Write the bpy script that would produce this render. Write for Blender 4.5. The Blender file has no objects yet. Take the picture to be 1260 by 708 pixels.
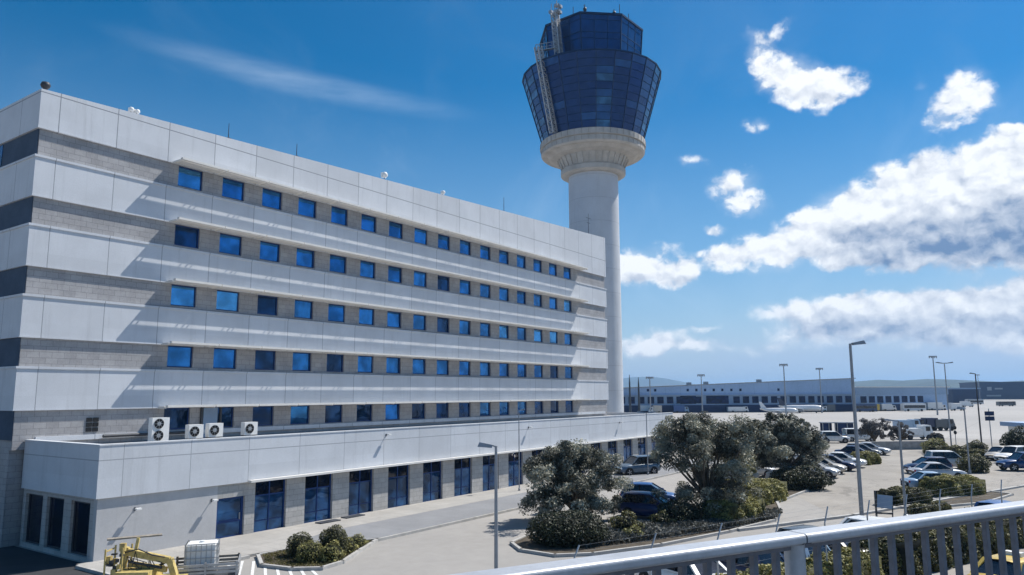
import bpy, math, random
import numpy as np
from mathutils import Vector, Matrix
rnd = random.Random(7)
nrs = np.random.RandomState(11)
scene = bpy.context.scene
COL = scene.collection
R = math.radians

# ------------------------------------------------------------------ camera
FPX, PX, PY = 918.284, 630.0, 354.0
YAW, PITCH, ROLL = R(55.049), R(8.114), R(-0.25)
CAM = np.array([-17.132, -43.294, 7.593])
FW = np.array([math.sin(YAW)*math.cos(PITCH), math.cos(YAW)*math.cos(PITCH), math.sin(PITCH)])
_r0 = np.array([math.cos(YAW), -math.sin(YAW), 0.0]); _u0 = np.cross(_r0, FW)
RT = math.cos(ROLL)*_r0 + math.sin(ROLL)*_u0
UP = -math.sin(ROLL)*_r0 + math.cos(ROLL)*_u0
def ray(x, y): return FW + RT*(x-PX)/FPX - UP*(y-PY)/FPX
def onplane(x, y, ax, c):
    d = ray(x, y); return CAM + d*(c-CAM[ax])/d[ax]
def G(x, y, z=0.0): return onplane(x, y, 2, z)
def atdepth(x, y, D): return CAM + ray(x, y)*D
cd = bpy.data.cameras.new('camera'); cam = bpy.data.objects.new('camera', cd); COL.objects.link(cam)
cd.sensor_width = 36; cd.lens = 36*FPX/1260.0; cd.clip_start = 0.05; cd.clip_end = 30000
M = Matrix(((RT[0], UP[0], -FW[0], CAM[0]), (RT[1], UP[1], -FW[1], CAM[1]), (RT[2], UP[2], -FW[2], CAM[2]), (0, 0, 0, 1)))
cam.matrix_world = M
scene.camera = cam

# ------------------------------------------------------------------ mesh builder
class MB:
    def __init__(s): s.v = []; s.f = []; s.m = []; s.s = []
    def add(s, vs, fs, m=0, smooth=False, T=None):
        o = len(s.v)
        if T is not None: vs = [tuple(T @ Vector(p)) for p in vs]
        s.v += [tuple(map(float, p)) for p in vs]
        for f in fs: s.f.append([i+o for i in f]); s.m.append(m); s.s.append(smooth)
        return s
    def box(s, x0, x1, y0, y1, z0, z1, m=0, T=None):
        vs = [(x0,y0,z0),(x1,y0,z0),(x1,y1,z0),(x0,y1,z0),(x0,y0,z1),(x1,y0,z1),(x1,y1,z1),(x0,y1,z1)]
        return s.add(vs, [(0,3,2,1),(4,5,6,7),(0,1,5,4),(1,2,6,5),(2,3,7,6),(3,0,4,7)], m, False, T)
    def bar(s, a, b, w, h=None, m=0, up=(0,0,1), T=None):
        a = Vector(a); b = Vector(b); h = h or w; d = (b-a).normalized(); u = Vector(up)
        if abs(d.dot(u)) > .98: u = Vector((1,0,0))
        r = d.cross(u).normalized()*w/2; u2 = r.cross(d).normalized()*h/2
        vs = [a-r-u2, a+r-u2, a+r+u2, a-r+u2, b-r-u2, b+r-u2, b+r+u2, b-r+u2]
        return s.add(vs, [(0,3,2,1),(4,5,6,7),(0,1,5,4),(1,2,6,5),(2,3,7,6),(3,0,4,7)], m, False, T)
    def tube(s, pts, rad, n=10, m=0, cap=True, smooth=True, T=None):
        pts = [Vector(p) for p in pts]
        if not hasattr(rad, '__len__'): rad = [rad]*len(pts)
        vs = []; fs = []; pr = None
        for i, p in enumerate(pts):
            d = (pts[min(i+1, len(pts)-1)] - pts[max(i-1, 0)]).normalized()
            if pr is None: pr = Vector((1,0,0)) if abs(d.x) < .9 else Vector((0,1,0))
            r = (pr - d*pr.dot(d)).normalized(); pr = r; q = d.cross(r)
            for k in range(n):
                a = 2*math.pi*k/n; vs.append(p + (r*math.cos(a) + q*math.sin(a))*rad[i])
        for i in range(len(pts)-1):
            for k in range(n):
                fs.append((i*n+k, i*n+(k+1)%n, (i+1)*n+(k+1)%n, (i+1)*n+k))
        s.add(vs, fs, m, smooth, T)
        if cap:
            L = len(pts)-1
            s.add([vs[k] for k in range(n)], [tuple(range(n-1, -1, -1))], m, False, T)
            s.add([vs[L*n+k] for k in range(n)], [tuple(range(n))], m, False, T)
        return s
    def lathe(s, prof, n=24, m=0, smooth=False, a0=0.0, T=None, top=False, bot=False, center=(0,0)):
        vs = []; fs = []
        for (r, z) in prof:
            for k in range(n):
                a = a0 + 2*math.pi*k/n; vs.append((center[0]+r*math.cos(a), center[1]+r*math.sin(a), z))
        for i in range(len(prof)-1):
            for k in range(n): fs.append((i*n+k, i*n+(k+1)%n, (i+1)*n+(k+1)%n, (i+1)*n+k))
        if bot: fs.append(tuple(range(n-1, -1, -1)))
        if top: fs.append(tuple((len(prof)-1)*n+k for k in range(n)))
        return s.add(vs, fs, m, smooth, T)
    def prism(s, poly, z0, z1, m=0, T=None):
        n = len(poly); vs = [(p[0],p[1],z0) for p in poly] + [(p[0],p[1],z1) for p in poly]
        ar = sum(poly[i][0]*poly[(i+1)%n][1]-poly[(i+1)%n][0]*poly[i][1] for i in range(n))
        fs = [tuple(range(n-1,-1,-1)), tuple(range(n,2*n))] + [(i,(i+1)%n,n+(i+1)%n,n+i) for i in range(n)]
        if ar < 0: fs = [tuple(reversed(f)) for f in fs]
        return s.add(vs, fs, m, False, T)
    def ell(s, c, r, n=16, k=9, m=0, jit=0.0, T=None):
        vs = []; fs = []
        for i in range(k+1):
            t = math.pi*i/k
            for j in range(n):
                a = 2*math.pi*j/n; q = 1+jit*rnd.uniform(-1,1)
                vs.append((c[0]+r[0]*q*math.sin(t)*math.cos(a), c[1]+r[1]*q*math.sin(t)*math.sin(a), c[2]-r[2]*q*math.cos(t)))
        for i in range(k):
            for j in range(n): fs.append((i*n+j, i*n+(j+1)%n, (i+1)*n+(j+1)%n, (i+1)*n+j))
        return s.add(vs, fs, m, True, T)
    def mesh(s, name, mats):
        me = bpy.data.meshes.new(name); me.from_pydata(s.v, [], s.f)
        for x in (mats if isinstance(mats, (list, tuple)) else [mats]): me.materials.append(x)
        me.polygons.foreach_set('material_index', s.m); me.polygons.foreach_set('use_smooth', s.s); me.update()
        return me
    def build(s, name, mats, parent=None, loc=None, rot=None):
        o = bpy.data.objects.new(name, s.mesh(name, mats)); COL.objects.link(o)
        if parent: o.parent = parent
        if loc is not None: o.location = loc
        if rot is not None: o.rotation_euler = rot
        return o
def tag(o, label=None, cat=None, group=None, kind=None):
    if label: o['label'] = label
    if cat: o['category'] = cat
    if group: o['group'] = group
    if kind: o['kind'] = kind
    return o
def empty(name, loc, rz=0, label=None, cat=None, group=None):
    o = bpy.data.objects.new(name, None); COL.objects.link(o); o.location = tuple(map(float, loc)); o.rotation_euler = (0,0,rz)
    o.empty_display_size = .2
    return tag(o, label, cat, group)
def copy_tree(o, parent=None):
    c = o.copy(); COL.objects.link(c)
    if parent: c.parent = parent
    for ch in o.children: copy_tree(ch, c)
    return c

# ------------------------------------------------------------------ materials
def newmat(name):
    m = bpy.data.materials.new(name); m.use_nodes = True; nt = m.node_tree
    return m, nt, nt.nodes['Principled BSDF']
class NG:
    """small node helper"""
    def __init__(s, nt): s.nt = nt
    def n(s, t, **k):
        x = s.nt.nodes.new(t)
        for a, b in k.items(): setattr(x, a, b)
        return x
    def l(s, a, b): s.nt.links.new(a, b)
    def put(s, sock, v):
        if isinstance(v, bpy.types.NodeSocket): s.l(v, sock)
        elif v is not None: sock.default_value = v
    def math(s, op, a, b=None, c=None, clamp=False):
        x = s.n('ShaderNodeMath', operation=op, use_clamp=clamp); s.put(x.inputs[0], a); s.put(x.inputs[1], b); s.put(x.inputs[2], c); return x.outputs[0]
    def vmath(s, op, a, b=None):
        x = s.n('ShaderNodeVectorMath', operation=op); s.put(x.inputs[0], a); s.put(x.inputs[1], b)
        return x.outputs['Value'] if op in ('LENGTH','DISTANCE','DOT_PRODUCT') else x.outputs[0]
    def noise(s, vec, scale, detail=4, rough=.55, dist=0.0, out='Fac'):
        x = s.n('ShaderNodeTexNoise'); s.put(x.inputs['Vector'], vec); x.inputs['Scale'].default_value = scale
        x.inputs['Detail'].default_value = detail; x.inputs['Roughness'].default_value = rough; x.inputs['Distortion'].default_value = dist
        return x.outputs[out]
    def ramp(s, v, a, b, lo=0.0, hi=1.0, smooth=True):
        x = s.n('ShaderNodeMapRange'); x.interpolation_type = 'SMOOTHSTEP' if smooth else 'LINEAR'
        s.put(x.inputs['Value'], v); x.inputs['From Min'].default_value = a; x.inputs['From Max'].default_value = b
        x.inputs['To Min'].default_value = lo; x.inputs['To Max'].default_value = hi; return x.outputs['Result']
    def mix(s, f, a, b, blend='MIX'):
        x = s.n('ShaderNodeMix', data_type='RGBA', blend_type=blend); x.clamp_factor = True
        s.put(x.inputs[0], f)
        for i, v in ((6, a), (7, b)): s.put(x.inputs[i], (*v, 1) if isinstance(v, tuple) and len(v) == 3 else v)
        return x.outputs[2]
def C3(c): return (*c, 1)
def surf(name, col, rough=.8, var=.12, scale=1.5, fine=18, bump=0.0, metallic=0.0, streak=0.0, lines=None, linecol=(.12,.13,.15), brick=None, spec=.3, tint=None, panel=0):
    m, nt, b = newmat(name); g = NG(nt)
    tc = g.n('ShaderNodeTexCoord'); v = tc.outputs['Object']
    n1 = g.noise(v, scale, 6, .6); n2 = g.noise(v, fine, 3, .6)
    k = g.math('ADD', g.math('MULTIPLY', n1, .65), g.math('MULTIPLY', n2, .35))
    d = tuple(c*(1-var*1.6) for c in col); e = tuple(min(1, c*(1+var*1.1)) for c in col)
    c = g.mix(g.ramp(k, .33, .67), d, e)
    if tint: c = g.mix(g.ramp(g.noise(v, scale*.33, 5, .65), .48, .75, 0, .8), c, tint)
    if streak:
        mp = g.n('ShaderNodeMapping'); mp.inputs['Scale'].default_value = (2.2, 2.2, .14); g.l(v, mp.inputs['Vector'])
        c = g.mix(g.ramp(g.noise(mp.outputs[0], 1.1, 5, .65), .52, .78, 0, streak), c, tuple(x*.55 for x in col))
    if brick:
        sx = g.n('ShaderNodeSeparateXYZ'); g.l(v, sx.inputs[0]); cx = g.n('ShaderNodeCombineXYZ')
        g.put(cx.inputs[0], g.math('ADD', sx.outputs[0], sx.outputs[1])); g.put(cx.inputs[1], sx.outputs[2])
        bt = g.n('ShaderNodeTexBrick'); g.l(cx.outputs[0], bt.inputs['Vector']); bt.inputs['Scale'].default_value = 1
        bt.inputs['Color1'].default_value = (.92,.92,.92,1); bt.inputs['Color2'].default_value = (1.06,1.06,1.06,1); bt.inputs['Mortar'].default_value = (.66,.66,.66,1)
        bt.inputs['Brick Width'].default_value = brick[0]; bt.inputs['Row Height'].default_value = brick[1]; bt.inputs['Mortar Size'].default_value = brick[2]; bt.offset = 0.0 if len(brick) > 3 else .5
        c = g.mix(1.0, c, bt.outputs['Color'], 'MULTIPLY')
    if lines:
        sx = g.n('ShaderNodeSeparateXYZ'); g.l(v, sx.inputs[0]); tot = None
        for (ax, off, per, hw) in lines:
            q = g.math('ADD', sx.outputs[ax], -off)
            if per:
                q = g.math('FRACT', g.math('ADD', g.math('DIVIDE', q, per), .5)); q = g.math('MULTIPLY', g.math('ADD', q, -.5), per)
            mk = g.math('LESS_THAN', g.math('ABSOLUTE', q), hw)
            tot = mk if tot is None else g.math('MAXIMUM', tot, mk)
        if panel:
            sid = g.math('ADD', g.math('FLOOR', g.math('DIVIDE', g.math('ADD', sx.outputs[0], -lines[0][1]), lines[0][2])), g.math('MULTIPLY', g.math('FLOOR', g.math('DIVIDE', sx.outputs[2], 3.8)), 31.0))
            wn_ = g.n('ShaderNodeTexWhiteNoise', noise_dimensions='1D'); g.put(wn_.inputs['W'], sid)
            c = g.mix(g.math('MULTIPLY', wn_.outputs['Value'], panel), c, tuple(x*.72 for x in col))
        c = g.mix(tot, c, linecol)
    g.put(b.inputs['Base Color'], c)
    b.inputs['Roughness'].default_value = rough; b.inputs['Metallic'].default_value = metallic; b.inputs['Specular IOR Level'].default_value = spec
    if bump:
        bp = g.n('ShaderNodeBump'); bp.inputs['Strength'].default_value = bump; bp.inputs['Distance'].default_value = .02
        g.l(n2, bp.inputs['Height']); g.l(bp.outputs[0], b.inputs['Normal'])
    return m
def glass(name, col, rough=.03, metallic=0.0, spec=.5, wave=.02, ior=1.5, scale=.35, var=0.5):
    m, nt, b = newmat(name); g = NG(nt); tc = g.n('ShaderNodeTexCoord'); v = tc.outputs['Object']
    oi = g.n('ShaderNodeObjectInfo')
    vv = g.vmath('ADD', v, g.vmath('MULTIPLY', oi.outputs['Location'], (3.7, 1.3, 2.1)))
    n = g.noise(vv, .9, 3, .5)
    g.put(b.inputs['Base Color'], g.mix(g.ramp(n, .35, .7), tuple(c*(1-var) for c in col), tuple(c*(1+var) for c in col)))
    b.inputs['Roughness'].default_value = rough; b.inputs['Metallic'].default_value = metallic
    b.inputs['IOR'].default_value = ior; b.inputs['Specular IOR Level'].default_value = spec
    bp = g.n('ShaderNodeBump'); bp.inputs['Strength'].default_value = wave; bp.inputs['Distance'].default_value = .5
    g.l(g.noise(vv, scale, 2, .5), bp.inputs['Height']); g.l(bp.outputs[0], b.inputs['Normal'])
    return m
def paint(name, col, rough=.3, metallic=0.0):
    m, nt, b = newmat(name); g = NG(nt); tc = g.n('ShaderNodeTexCoord')
    n = g.noise(tc.outputs['Object'], 3.0, 4, .6)
    g.put(b.inputs['Base Color'], g.mix(g.ramp(n, .35, .7), tuple(c*.88 for c in col), col))
    g.put(b.inputs['Roughness'], g.ramp(n, .3, .7, rough, rough+.14)); b.inputs['Metallic'].default_value = metallic
    b.inputs['Coat Weight'].default_value = .35; b.inputs['Coat Roughness'].default_value = .12
    return m
def leafmat(name, dark, light, rough=.6, trans=.25, scale=1.2):
    m, nt, b = newmat(name); g = NG(nt); tc = g.n('ShaderNodeTexCoord')
    at = g.n('ShaderNodeAttribute'); at.attribute_name = 'tone'
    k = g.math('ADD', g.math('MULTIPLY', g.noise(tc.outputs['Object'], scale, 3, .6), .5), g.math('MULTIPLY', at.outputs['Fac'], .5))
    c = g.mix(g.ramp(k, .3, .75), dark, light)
    g.put(b.inputs['Base Color'], c); b.inputs['Roughness'].default_value = rough; b.inputs['Specular IOR Level'].default_value = .35
    tr = g.n('ShaderNodeBsdfTranslucent'); g.put(tr.inputs['Color'], c)
    mx = g.n('ShaderNodeMixShader'); mx.inputs[0].default_value = trans
    out = nt.nodes['Material Output']; g.l(b.outputs[0], mx.inputs[1]); g.l(tr.outputs[0], mx.inputs[2]); g.l(mx.outputs[0], out.inputs['Surface'])
    return m

JX = (0, 1.02, 3.2, .022)
m_band = surf('white_render', (.61,.635,.67), .75, .05, .5, 14, .05, panel=.34, streak=.42, lines=[(0, 1.02, 3.2, .02), (1, 2.3, 3.2, .02)], linecol=(.26,.28,.31))
m_parapet = surf('parapet_render', (.61,.635,.67), .75, .05, .5, 14, .05, panel=.34, streak=.42, lines=[(0, 1.02, 3.2, .025), (2, 24.08, 0, .03), (1, 2.3, 3.2, .02)], linecol=(.25,.27,.30))
m_podband = surf('podium_render', (.61,.635,.67), .75, .05, .5, 14, .05, panel=.34, streak=.42, lines=[(0, 1.9, 3.455, .018), (2, 4.62, 0, .022)], linecol=(.32,.34,.37))
m_tile = surf('grey_stone_tile', (.36,.355,.36), .7, .09, .8, 9, .05, streak=.15, brick=(.62,.31,.012))
m_podwall = surf('smooth_grey_render', (.48,.48,.485), .8, .06, .6, 14, .05, streak=.22)
m_podtile = surf('beige_stone_tile', (.43,.42,.405), .7, .09, .8, 9, .05, brick=(.62,.31,.012))
m_roof = surf('roof_gravel', (.33,.32,.31), .9, .15, 2, 30)
m_shade = surf('cream_metal', (.72,.70,.66), .5, .04, 2, 20)
m_frame = surf('blue_frame', (.010,.045,.17), .4, .1, 2, 20)
m_pane = glass('window_glass', (.03,.17,.42), .04, .75, .5, .05, 1.5, .6, .35)
m_paned = glass('window_glass_dark', (.012,.055,.15), .04, .6, .5, .05, 1.5, .6, .5)
m_panel = glass('window_glass_pale', (.08,.29,.56), .05, .75, .5, .05, 1.5, .6, .3)
m_pane_top = glass('shopfront_glass_top', (.004,.010,.026), .04, .0, .5, .05, 1.5, .6, .5)
m_pane_low = glass('shopfront_glass', (.02,.085,.21), .03, .5, .5, .06, 1.6, .5, .6)
m_sideshade = surf('end_wall_shade', (.075,.105,.15), .9, .1, .8, 9, .03, spec=.1)  # dark blue that paints shade onto the end wall's recessed strips
m_dark = surf('dark_opening', (.012,.014,.018), .7, .2)
m_concrete = surf('tower_concrete', (.52,.545,.58), .8, .05, .35, 9, .05, streak=.3, lines=[(2, 1.2, 3.4, .03)], linecol=(.40,.42,.45))
m_ringcon = surf('ring_concrete', (.46,.435,.40), .85, .1, .6, 9, .1, streak=.4)
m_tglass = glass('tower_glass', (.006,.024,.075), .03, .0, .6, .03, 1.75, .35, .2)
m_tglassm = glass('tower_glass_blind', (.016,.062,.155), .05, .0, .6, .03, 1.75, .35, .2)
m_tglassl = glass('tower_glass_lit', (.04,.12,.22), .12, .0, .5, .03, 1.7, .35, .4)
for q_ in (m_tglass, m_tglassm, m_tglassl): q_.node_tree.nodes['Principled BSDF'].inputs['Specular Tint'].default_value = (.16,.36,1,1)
m_tglass2 = glass('cab_glass', (.010,.042,.12), .03, .0, .6, .03, 1.75, .3, .2)
m_tglass2.node_tree.nodes['Principled BSDF'].inputs['Specular Tint'].default_value = (.2,.45,1,1)
m_mull = surf('mullion_metal', (.02,.045,.10), .4, .1, 2, 20, metallic=.3)
m_steel = surf('galvanised_steel', (.42,.43,.44), .45, .12, 3, 30, metallic=.55)
m_lamp = surf('lamp_paint', (.30,.32,.35), .45, .08, 3, 25, metallic=.3)
m_darkmetal = surf('dark_metal', (.055,.06,.07), .5, .12, 3, 25)
m_white = surf('white_plastic', (.78,.78,.76), .5, .05, 3, 25)
m_black = surf('black_rubber', (.016,.016,.018), .7, .15, 5, 30)
m_rim = surf('alloy_rim', (.5,.5,.52), .35, .08, 5, 30, metallic=.7)
m_carglass = glass('car_glass', (.012,.018,.028), .03, 0, .6, .01)
m_headl = surf('headlight_lens', (.75,.77,.8), .15, .05)
m_taill = surf('taillight_lens', (.35,.01,.012), .2, .05)
m_rail = surf('rail_paint', (.48,.50,.53), .42, .08, 2.5, 40, .05, metallic=.2, tint=(.25,.26,.28))
m_baluster = surf('baluster_paint', (.16,.17,.20), .5, .12, 5, 40)
m_trunk = surf('bark', (.13,.105,.08), .9, .3, 4, 25, .3)
m_deck = surf('deck_asphalt', (.06,.06,.062), .9, .15, 2, 20)
m_soil = surf('soil', (.085,.07,.052), .95, .3, 1.2, 14)
m_kerb = surf('kerb_concrete', (.42,.41,.39), .85, .12, 1.5, 18)
m_paver = surf('light_pavers', (.37,.355,.33), .85, .09, .5, 12, .05, lines=[(0, .2, .8, .012), (1, .1, .8, .012)], linecol=(.25,.24,.225))
m_walkgrey = surf('grey_paving', (.235,.24,.25), .8, .08, .4, 12, .05, lines=[(0, .2, 2.4, .015)], linecol=(.17,.175,.18))
m_mark = surf('road_paint', (.68,.68,.66), .7, .12, 3, 14)
m_yellow = surf('yellow_paint', (.56,.44,.17), .55, .22, 4, 25, tint=(.22,.15,.07))
m_wood = surf('weathered_wood', (.28,.25,.21), .9, .2, 3, 20)
m_termwall = surf('terminal_cladding', (.32,.45,.64), .6, .08, .05, 1.2, lines=[(0, 0, 6, .07)], linecol=(.26,.37,.54))
m_termlow = surf('terminal_base', (.26,.36,.50), .6, .1, .05, 1.2)
m_termglass = glass('terminal_glass', (.005,.018,.07), .15, .0, .12, .02)
m_hangar = surf('hangar_blue', (.008,.028,.095), .5, .12, .02, .4)
m_fuse = paint('aircraft_white', (.8,.8,.8), .3)
m_tail = paint('tail_navy', (.01,.02,.06), .3)
m_tailyel = paint('tail_yellow', (.6,.38,.05), .35)

L_olive = leafmat('olive_leaf', (.045,.048,.034), (.42,.415,.325), .6, .14)
L_pale = leafmat('pale_leaf', (.13,.125,.055), (.33,.315,.17), .6, .3)
L_dark = leafmat('shrub_leaf', (.012,.018,.010), (.065,.075,.036), .6, .12)
L_hedge = leafmat('hedge_leaf', (.075,.08,.022), (.40,.365,.125), .6, .14)
L_hedged = leafmat('dark_hedge_leaf', (.022,.028,.011), (.19,.178,.065), .6, .122)
L_grey = leafmat('grey_leaf', (.085,.08,.08), (.20,.19,.19), .7, .2)
L_ground = leafmat('groundcover_leaf', (.05,.055,.05), (.16,.165,.15), .7, .2, 2.0)
L_grass = leafmat('grass_blade', (.06,.06,.02), (.19,.17,.06), .7, .25)
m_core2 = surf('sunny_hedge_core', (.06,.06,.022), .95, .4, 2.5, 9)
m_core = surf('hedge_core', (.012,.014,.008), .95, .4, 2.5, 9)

# ------------------------------------------------------------------ sun and sky
SDIR = Vector((1/1.37, -1/3.6, 1.0)).normalized()
EL = math.asin(SDIR.z); AZ = math.atan2(SDIR.x, SDIR.y)
sl = bpy.data.lights.new('sun', 'SUN'); sl.energy = 5.0; sl.angle = R(.53); sl.color = (1, .955, .885)
so = bpy.data.objects.new('sun', sl); COL.objects.link(so); so.rotation_euler = (-SDIR).to_track_quat('-Z', 'Y').to_euler(); so.location = (60, -60, 120)
W = bpy.data.worlds.new('World'); scene.world = W; W.use_nodes = True
nt = W.node_tree; g = NG(nt); bg = nt.nodes['Background']; SKY_S = .09
bg.inputs['Strength'].default_value = SKY_S
sk = g.n('ShaderNodeTexSky', sky_type='NISHITA'); sk.sun_disc = False; sk.sun_elevation = EL; sk.sun_rotation = AZ
sk.altitude = 100; sk.air_density = 1.0; sk.dust_density = .6; sk.ozone_density = 3.0
hs = g.n('ShaderNodeHueSaturation'); hs.inputs['Saturation'].default_value = 1.84; hs.inputs['Value'].default_value = .88
hs.inputs['Hue'].default_value = .495
g.l(sk.outputs[0], hs.inputs['Color'])
tc = g.n('ShaderNodeTexCoord'); sp = g.n('ShaderNodeSeparateXYZ'); g.l(tc.outputs['Generated'], sp.inputs[0])
az = g.math('ARCTAN2', sp.outputs[0], sp.outputs[1]); el = g.math('ARCSINE', sp.outputs[2])
cb = g.n('ShaderNodeCombineXYZ'); g.l(az, cb.inputs[0]); g.l(el, cb.inputs[1]); P = cb.outputs[0]
def azel(x, y):
    d = ray(x, y); d = d/np.linalg.norm(d); return math.atan2(d[0], d[1]), math.asin(d[2])
def blobs(lst, base):
    """smooth sum of ellipses on the sky, each (px, py, rx, ry, weight[, tilt])"""
    tot = None
    for b_ in lst:
        a, e = azel(b_[0], b_[1]); a2, _ = azel(b_[0]+b_[2], b_[1]); _, e2 = azel(b_[0], b_[1]-b_[3])
        mp = g.n('ShaderNodeMapping', vector_type='TEXTURE'); mp.inputs['Location'].default_value = (a, e, 0)
        mp.inputs['Scale'].default_value = (abs(a2-a), abs(e2-e), 1); mp.inputs['Rotation'].default_value = (0, 0, R(b_[5]) if len(b_) > 5 else 0)
        g.l(base, mp.inputs['Vector'])
        d = g.vmath('LENGTH', mp.outputs[0])
        k = g.ramp(d, 0, 1.35, b_[4], 0.0)
        tot = k if tot is None else g.math('ADD', tot, k)
    return tot
# domain warp so that edges curl
w1 = g.noise(P, 22, 4, .6, 0, 'Color'); wv = g.vmath('MULTIPLY', g.vmath('SUBTRACT', w1, (.5,.5,.5)), (.036,.036,0))
PW = g.vmath('ADD', P, wv)
bright = [(925,38,16,14,.55),(957,36,30,12,.5,25),(935,62,22,26,.75),(955,88,36,34,.85),(985,100,46,32,.9),(1030,103,50,26,.85),(1000,128,40,20,.7),
 (930,152,26,13,.65),(1192,104,32,30,.85),(1172,132,38,30,.8),(1152,152,28,19,.6),(1210,125,28,24,.75),(1130,108,12,10,.45),(1246,160,28,13,.75),
 (905,230,42,27,.8),(922,253,38,16,.75),(852,200,28,12,.45,-20),(880,283,22,11,.55),
 (800,332,54,26,.95),(835,338,36,18,.85),(770,330,32,26,1),(815,305,30,10,.4),
 (885,316,34,16,.9),(935,312,60,26,1.05),(985,292,56,34,1.1),(1035,272,64,44,1.15),(1095,245,76,46,1.2),(1165,222,86,46,1.2),(1235,205,70,44,1.2),(1280,210,80,60,1.2),
 (1030,325,32,12,.55),(1085,300,80,36,1.0),
 (1130,285,110,50,1.2),(1210,290,110,52,1.25),(1290,290,80,60,1.3),
 (955,384,46,16,.75),(1005,376,52,19,.9),(1060,376,58,17,.9),(1120,372,70,19,.95),(1180,368,70,19,.95),(1250,362,70,20,1.05),
 (1010,404,100,22,.85),(1110,404,130,28,1.0),(1220,400,120,36,1.05),(1280,420,80,30,.8),
 (822,418,52,22,.85),(785,428,50,20,.8),(860,428,36,14,.6),(868,402,34,7,.5),(950,430,80,12,.5)]
gray = [(1195,306,220,66,1.45),(1275,270,120,80,.6),(1060,302,110,32,.6),(1160,410,260,34,1.0),(990,404,110,22,.5),(820,438,80,12,.45),(1270,395,90,30,.4),(800,344,50,10,.3),(1010,132,60,16,.22),(1165,152,40,14,.22),(925,258,40,10,.25)]
B = blobs(bright, PW); GR = blobs(gray, PW)
st = g.n('ShaderNodeMapping'); st.inputs['Scale'].default_value = (1, 1.35, 1)
w2 = g.noise(P, 60, 3, .55, 0, 'Color')
g.l(g.vmath('ADD', P, g.vmath('MULTIPLY', g.vmath('SUBTRACT', w2, (.5,.5,.5)), (.014,.014,0))), st.inputs['Vector'])
def puff(vec):
    v1 = g.n('ShaderNodeTexVoronoi', feature='SMOOTH_F1'); v1.inputs['Scale'].default_value = 24; v1.inputs['Smoothness'].default_value = .35; g.l(vec, v1.inputs['Vector'])
    v2 = g.n('ShaderNodeTexVoronoi', feature='SMOOTH_F1'); v2.inputs['Scale'].default_value = 58; v2.inputs['Smoothness'].default_value = .35; g.l(vec, v2.inputs['Vector'])
    a_ = g.math('ADD', g.math('MULTIPLY', v1.outputs['Distance'], -.62), g.math('MULTIPLY', v2.outputs['Distance'], -.34))
    n_ = g.noise(vec, 34, 8, .60, .1)
    return g.math('ADD', g.math('ADD', a_, .44), g.math('MULTIPLY', g.math('SUBTRACT', n_, .5), 1.25))
h1 = puff(st.outputs[0]); h2 = puff(g.vmath('ADD', st.outputs[0], (.006, .015, 0)))
nb = g.noise(P, 12, 6, .6)
pres = g.math('MULTIPLY', g.ramp(B, .02, .6, 0, 1), g.ramp(el, .04, .24, .5, 1))
dens = g.math('ADD', B, g.math('MULTIPLY', g.math('ADD', g.math('MULTIPLY', h1, 1.5), g.math('MULTIPLY', g.math('SUBTRACT', nb, .5), 1.2)), pres))
alpha = g.ramp(dens, .16, .86)
alpha = g.math('MAXIMUM', alpha, g.ramp(B, .1, 1.3, 0, .42))
# thin streak of cirrus and milky air near the horizon
cm = g.n('ShaderNodeMapping', vector_type='TEXTURE'); a, e = azel(375, 103); cm.inputs['Location'].default_value = (a, e, 0); cm.inputs['Rotation'].default_value = (0,0,R(-6.5)); cm.inputs['Scale'].default_value = (.225,.018,1)
g.l(P, cm.inputs['Vector']); cl = g.vmath('LENGTH', cm.outputs[0])
cn = g.n('ShaderNodeMapping'); cn.inputs['Scale'].default_value = (6, 40, 1); cn.inputs['Rotation'].default_value = (0,0,R(6)); g.l(P, cn.inputs['Vector'])
cir = g.math('MULTIPLY', g.ramp(cl, .1, 1.25, .27, 0), g.ramp(g.noise(cn.outputs[0], 1.6, 6, .6), .2, .8, .35, 1.0))
wis = g.math('MULTIPLY', g.ramp(g.noise(P, 5.5, 8, .62, .6), .47, .8, 0, .13), g.ramp(el, .12, .5, 1.0, .25))
veil = g.ramp(el, -.02, .46, .66, 0)
sd = g.vmath('DOT_PRODUCT', tc.outputs['Generated'], tuple(SDIR))
veil = g.math('MAXIMUM', veil, g.ramp(sd, .45, .9, 0, .07))
milk = g.math('MULTIPLY', blobs([(1130,440,330,75,1.1),(1260,420,180,90,.8),(840,460,200,45,.7)], PW), g.ramp(g.noise(P, 9, 6, .6), .3, .7, .55, 1))
c_white = (9.3, 9.6, 10.0); c_grey = (1.45, 2.45, 4.3)
rel = g.math('MULTIPLY', g.math('SUBTRACT', h2, h1), 1.5)
gsh = g.math('ADD', g.math('MULTIPLY', GR, .90), g.math('ADD', g.math('MULTIPLY', g.math('SUBTRACT', nb, .5), .9), rel))
gsh = g.ramp(g.math('ADD', gsh, .10), .0, 1.85, 0, 1.0, False)
cc = g.mix(gsh, c_white, c_grey)
base = g.mix(veil, hs.outputs[0], (4.2, 5.7, 7.8))
base = g.mix(milk, base, (4.3, 5.5, 7.3)); base = g.mix(cir, base, (6.5, 8.0, 9.8)); base = g.mix(wis, base, (7.5, 8.8, 10.2))
final = g.mix(alpha, base, cc)
g.l(final, bg.inputs['Color'])
try: W.cycles.sampling_method = 'MANUAL'; W.cycles.sample_map_resolution = 512
except Exception: pass

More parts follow.
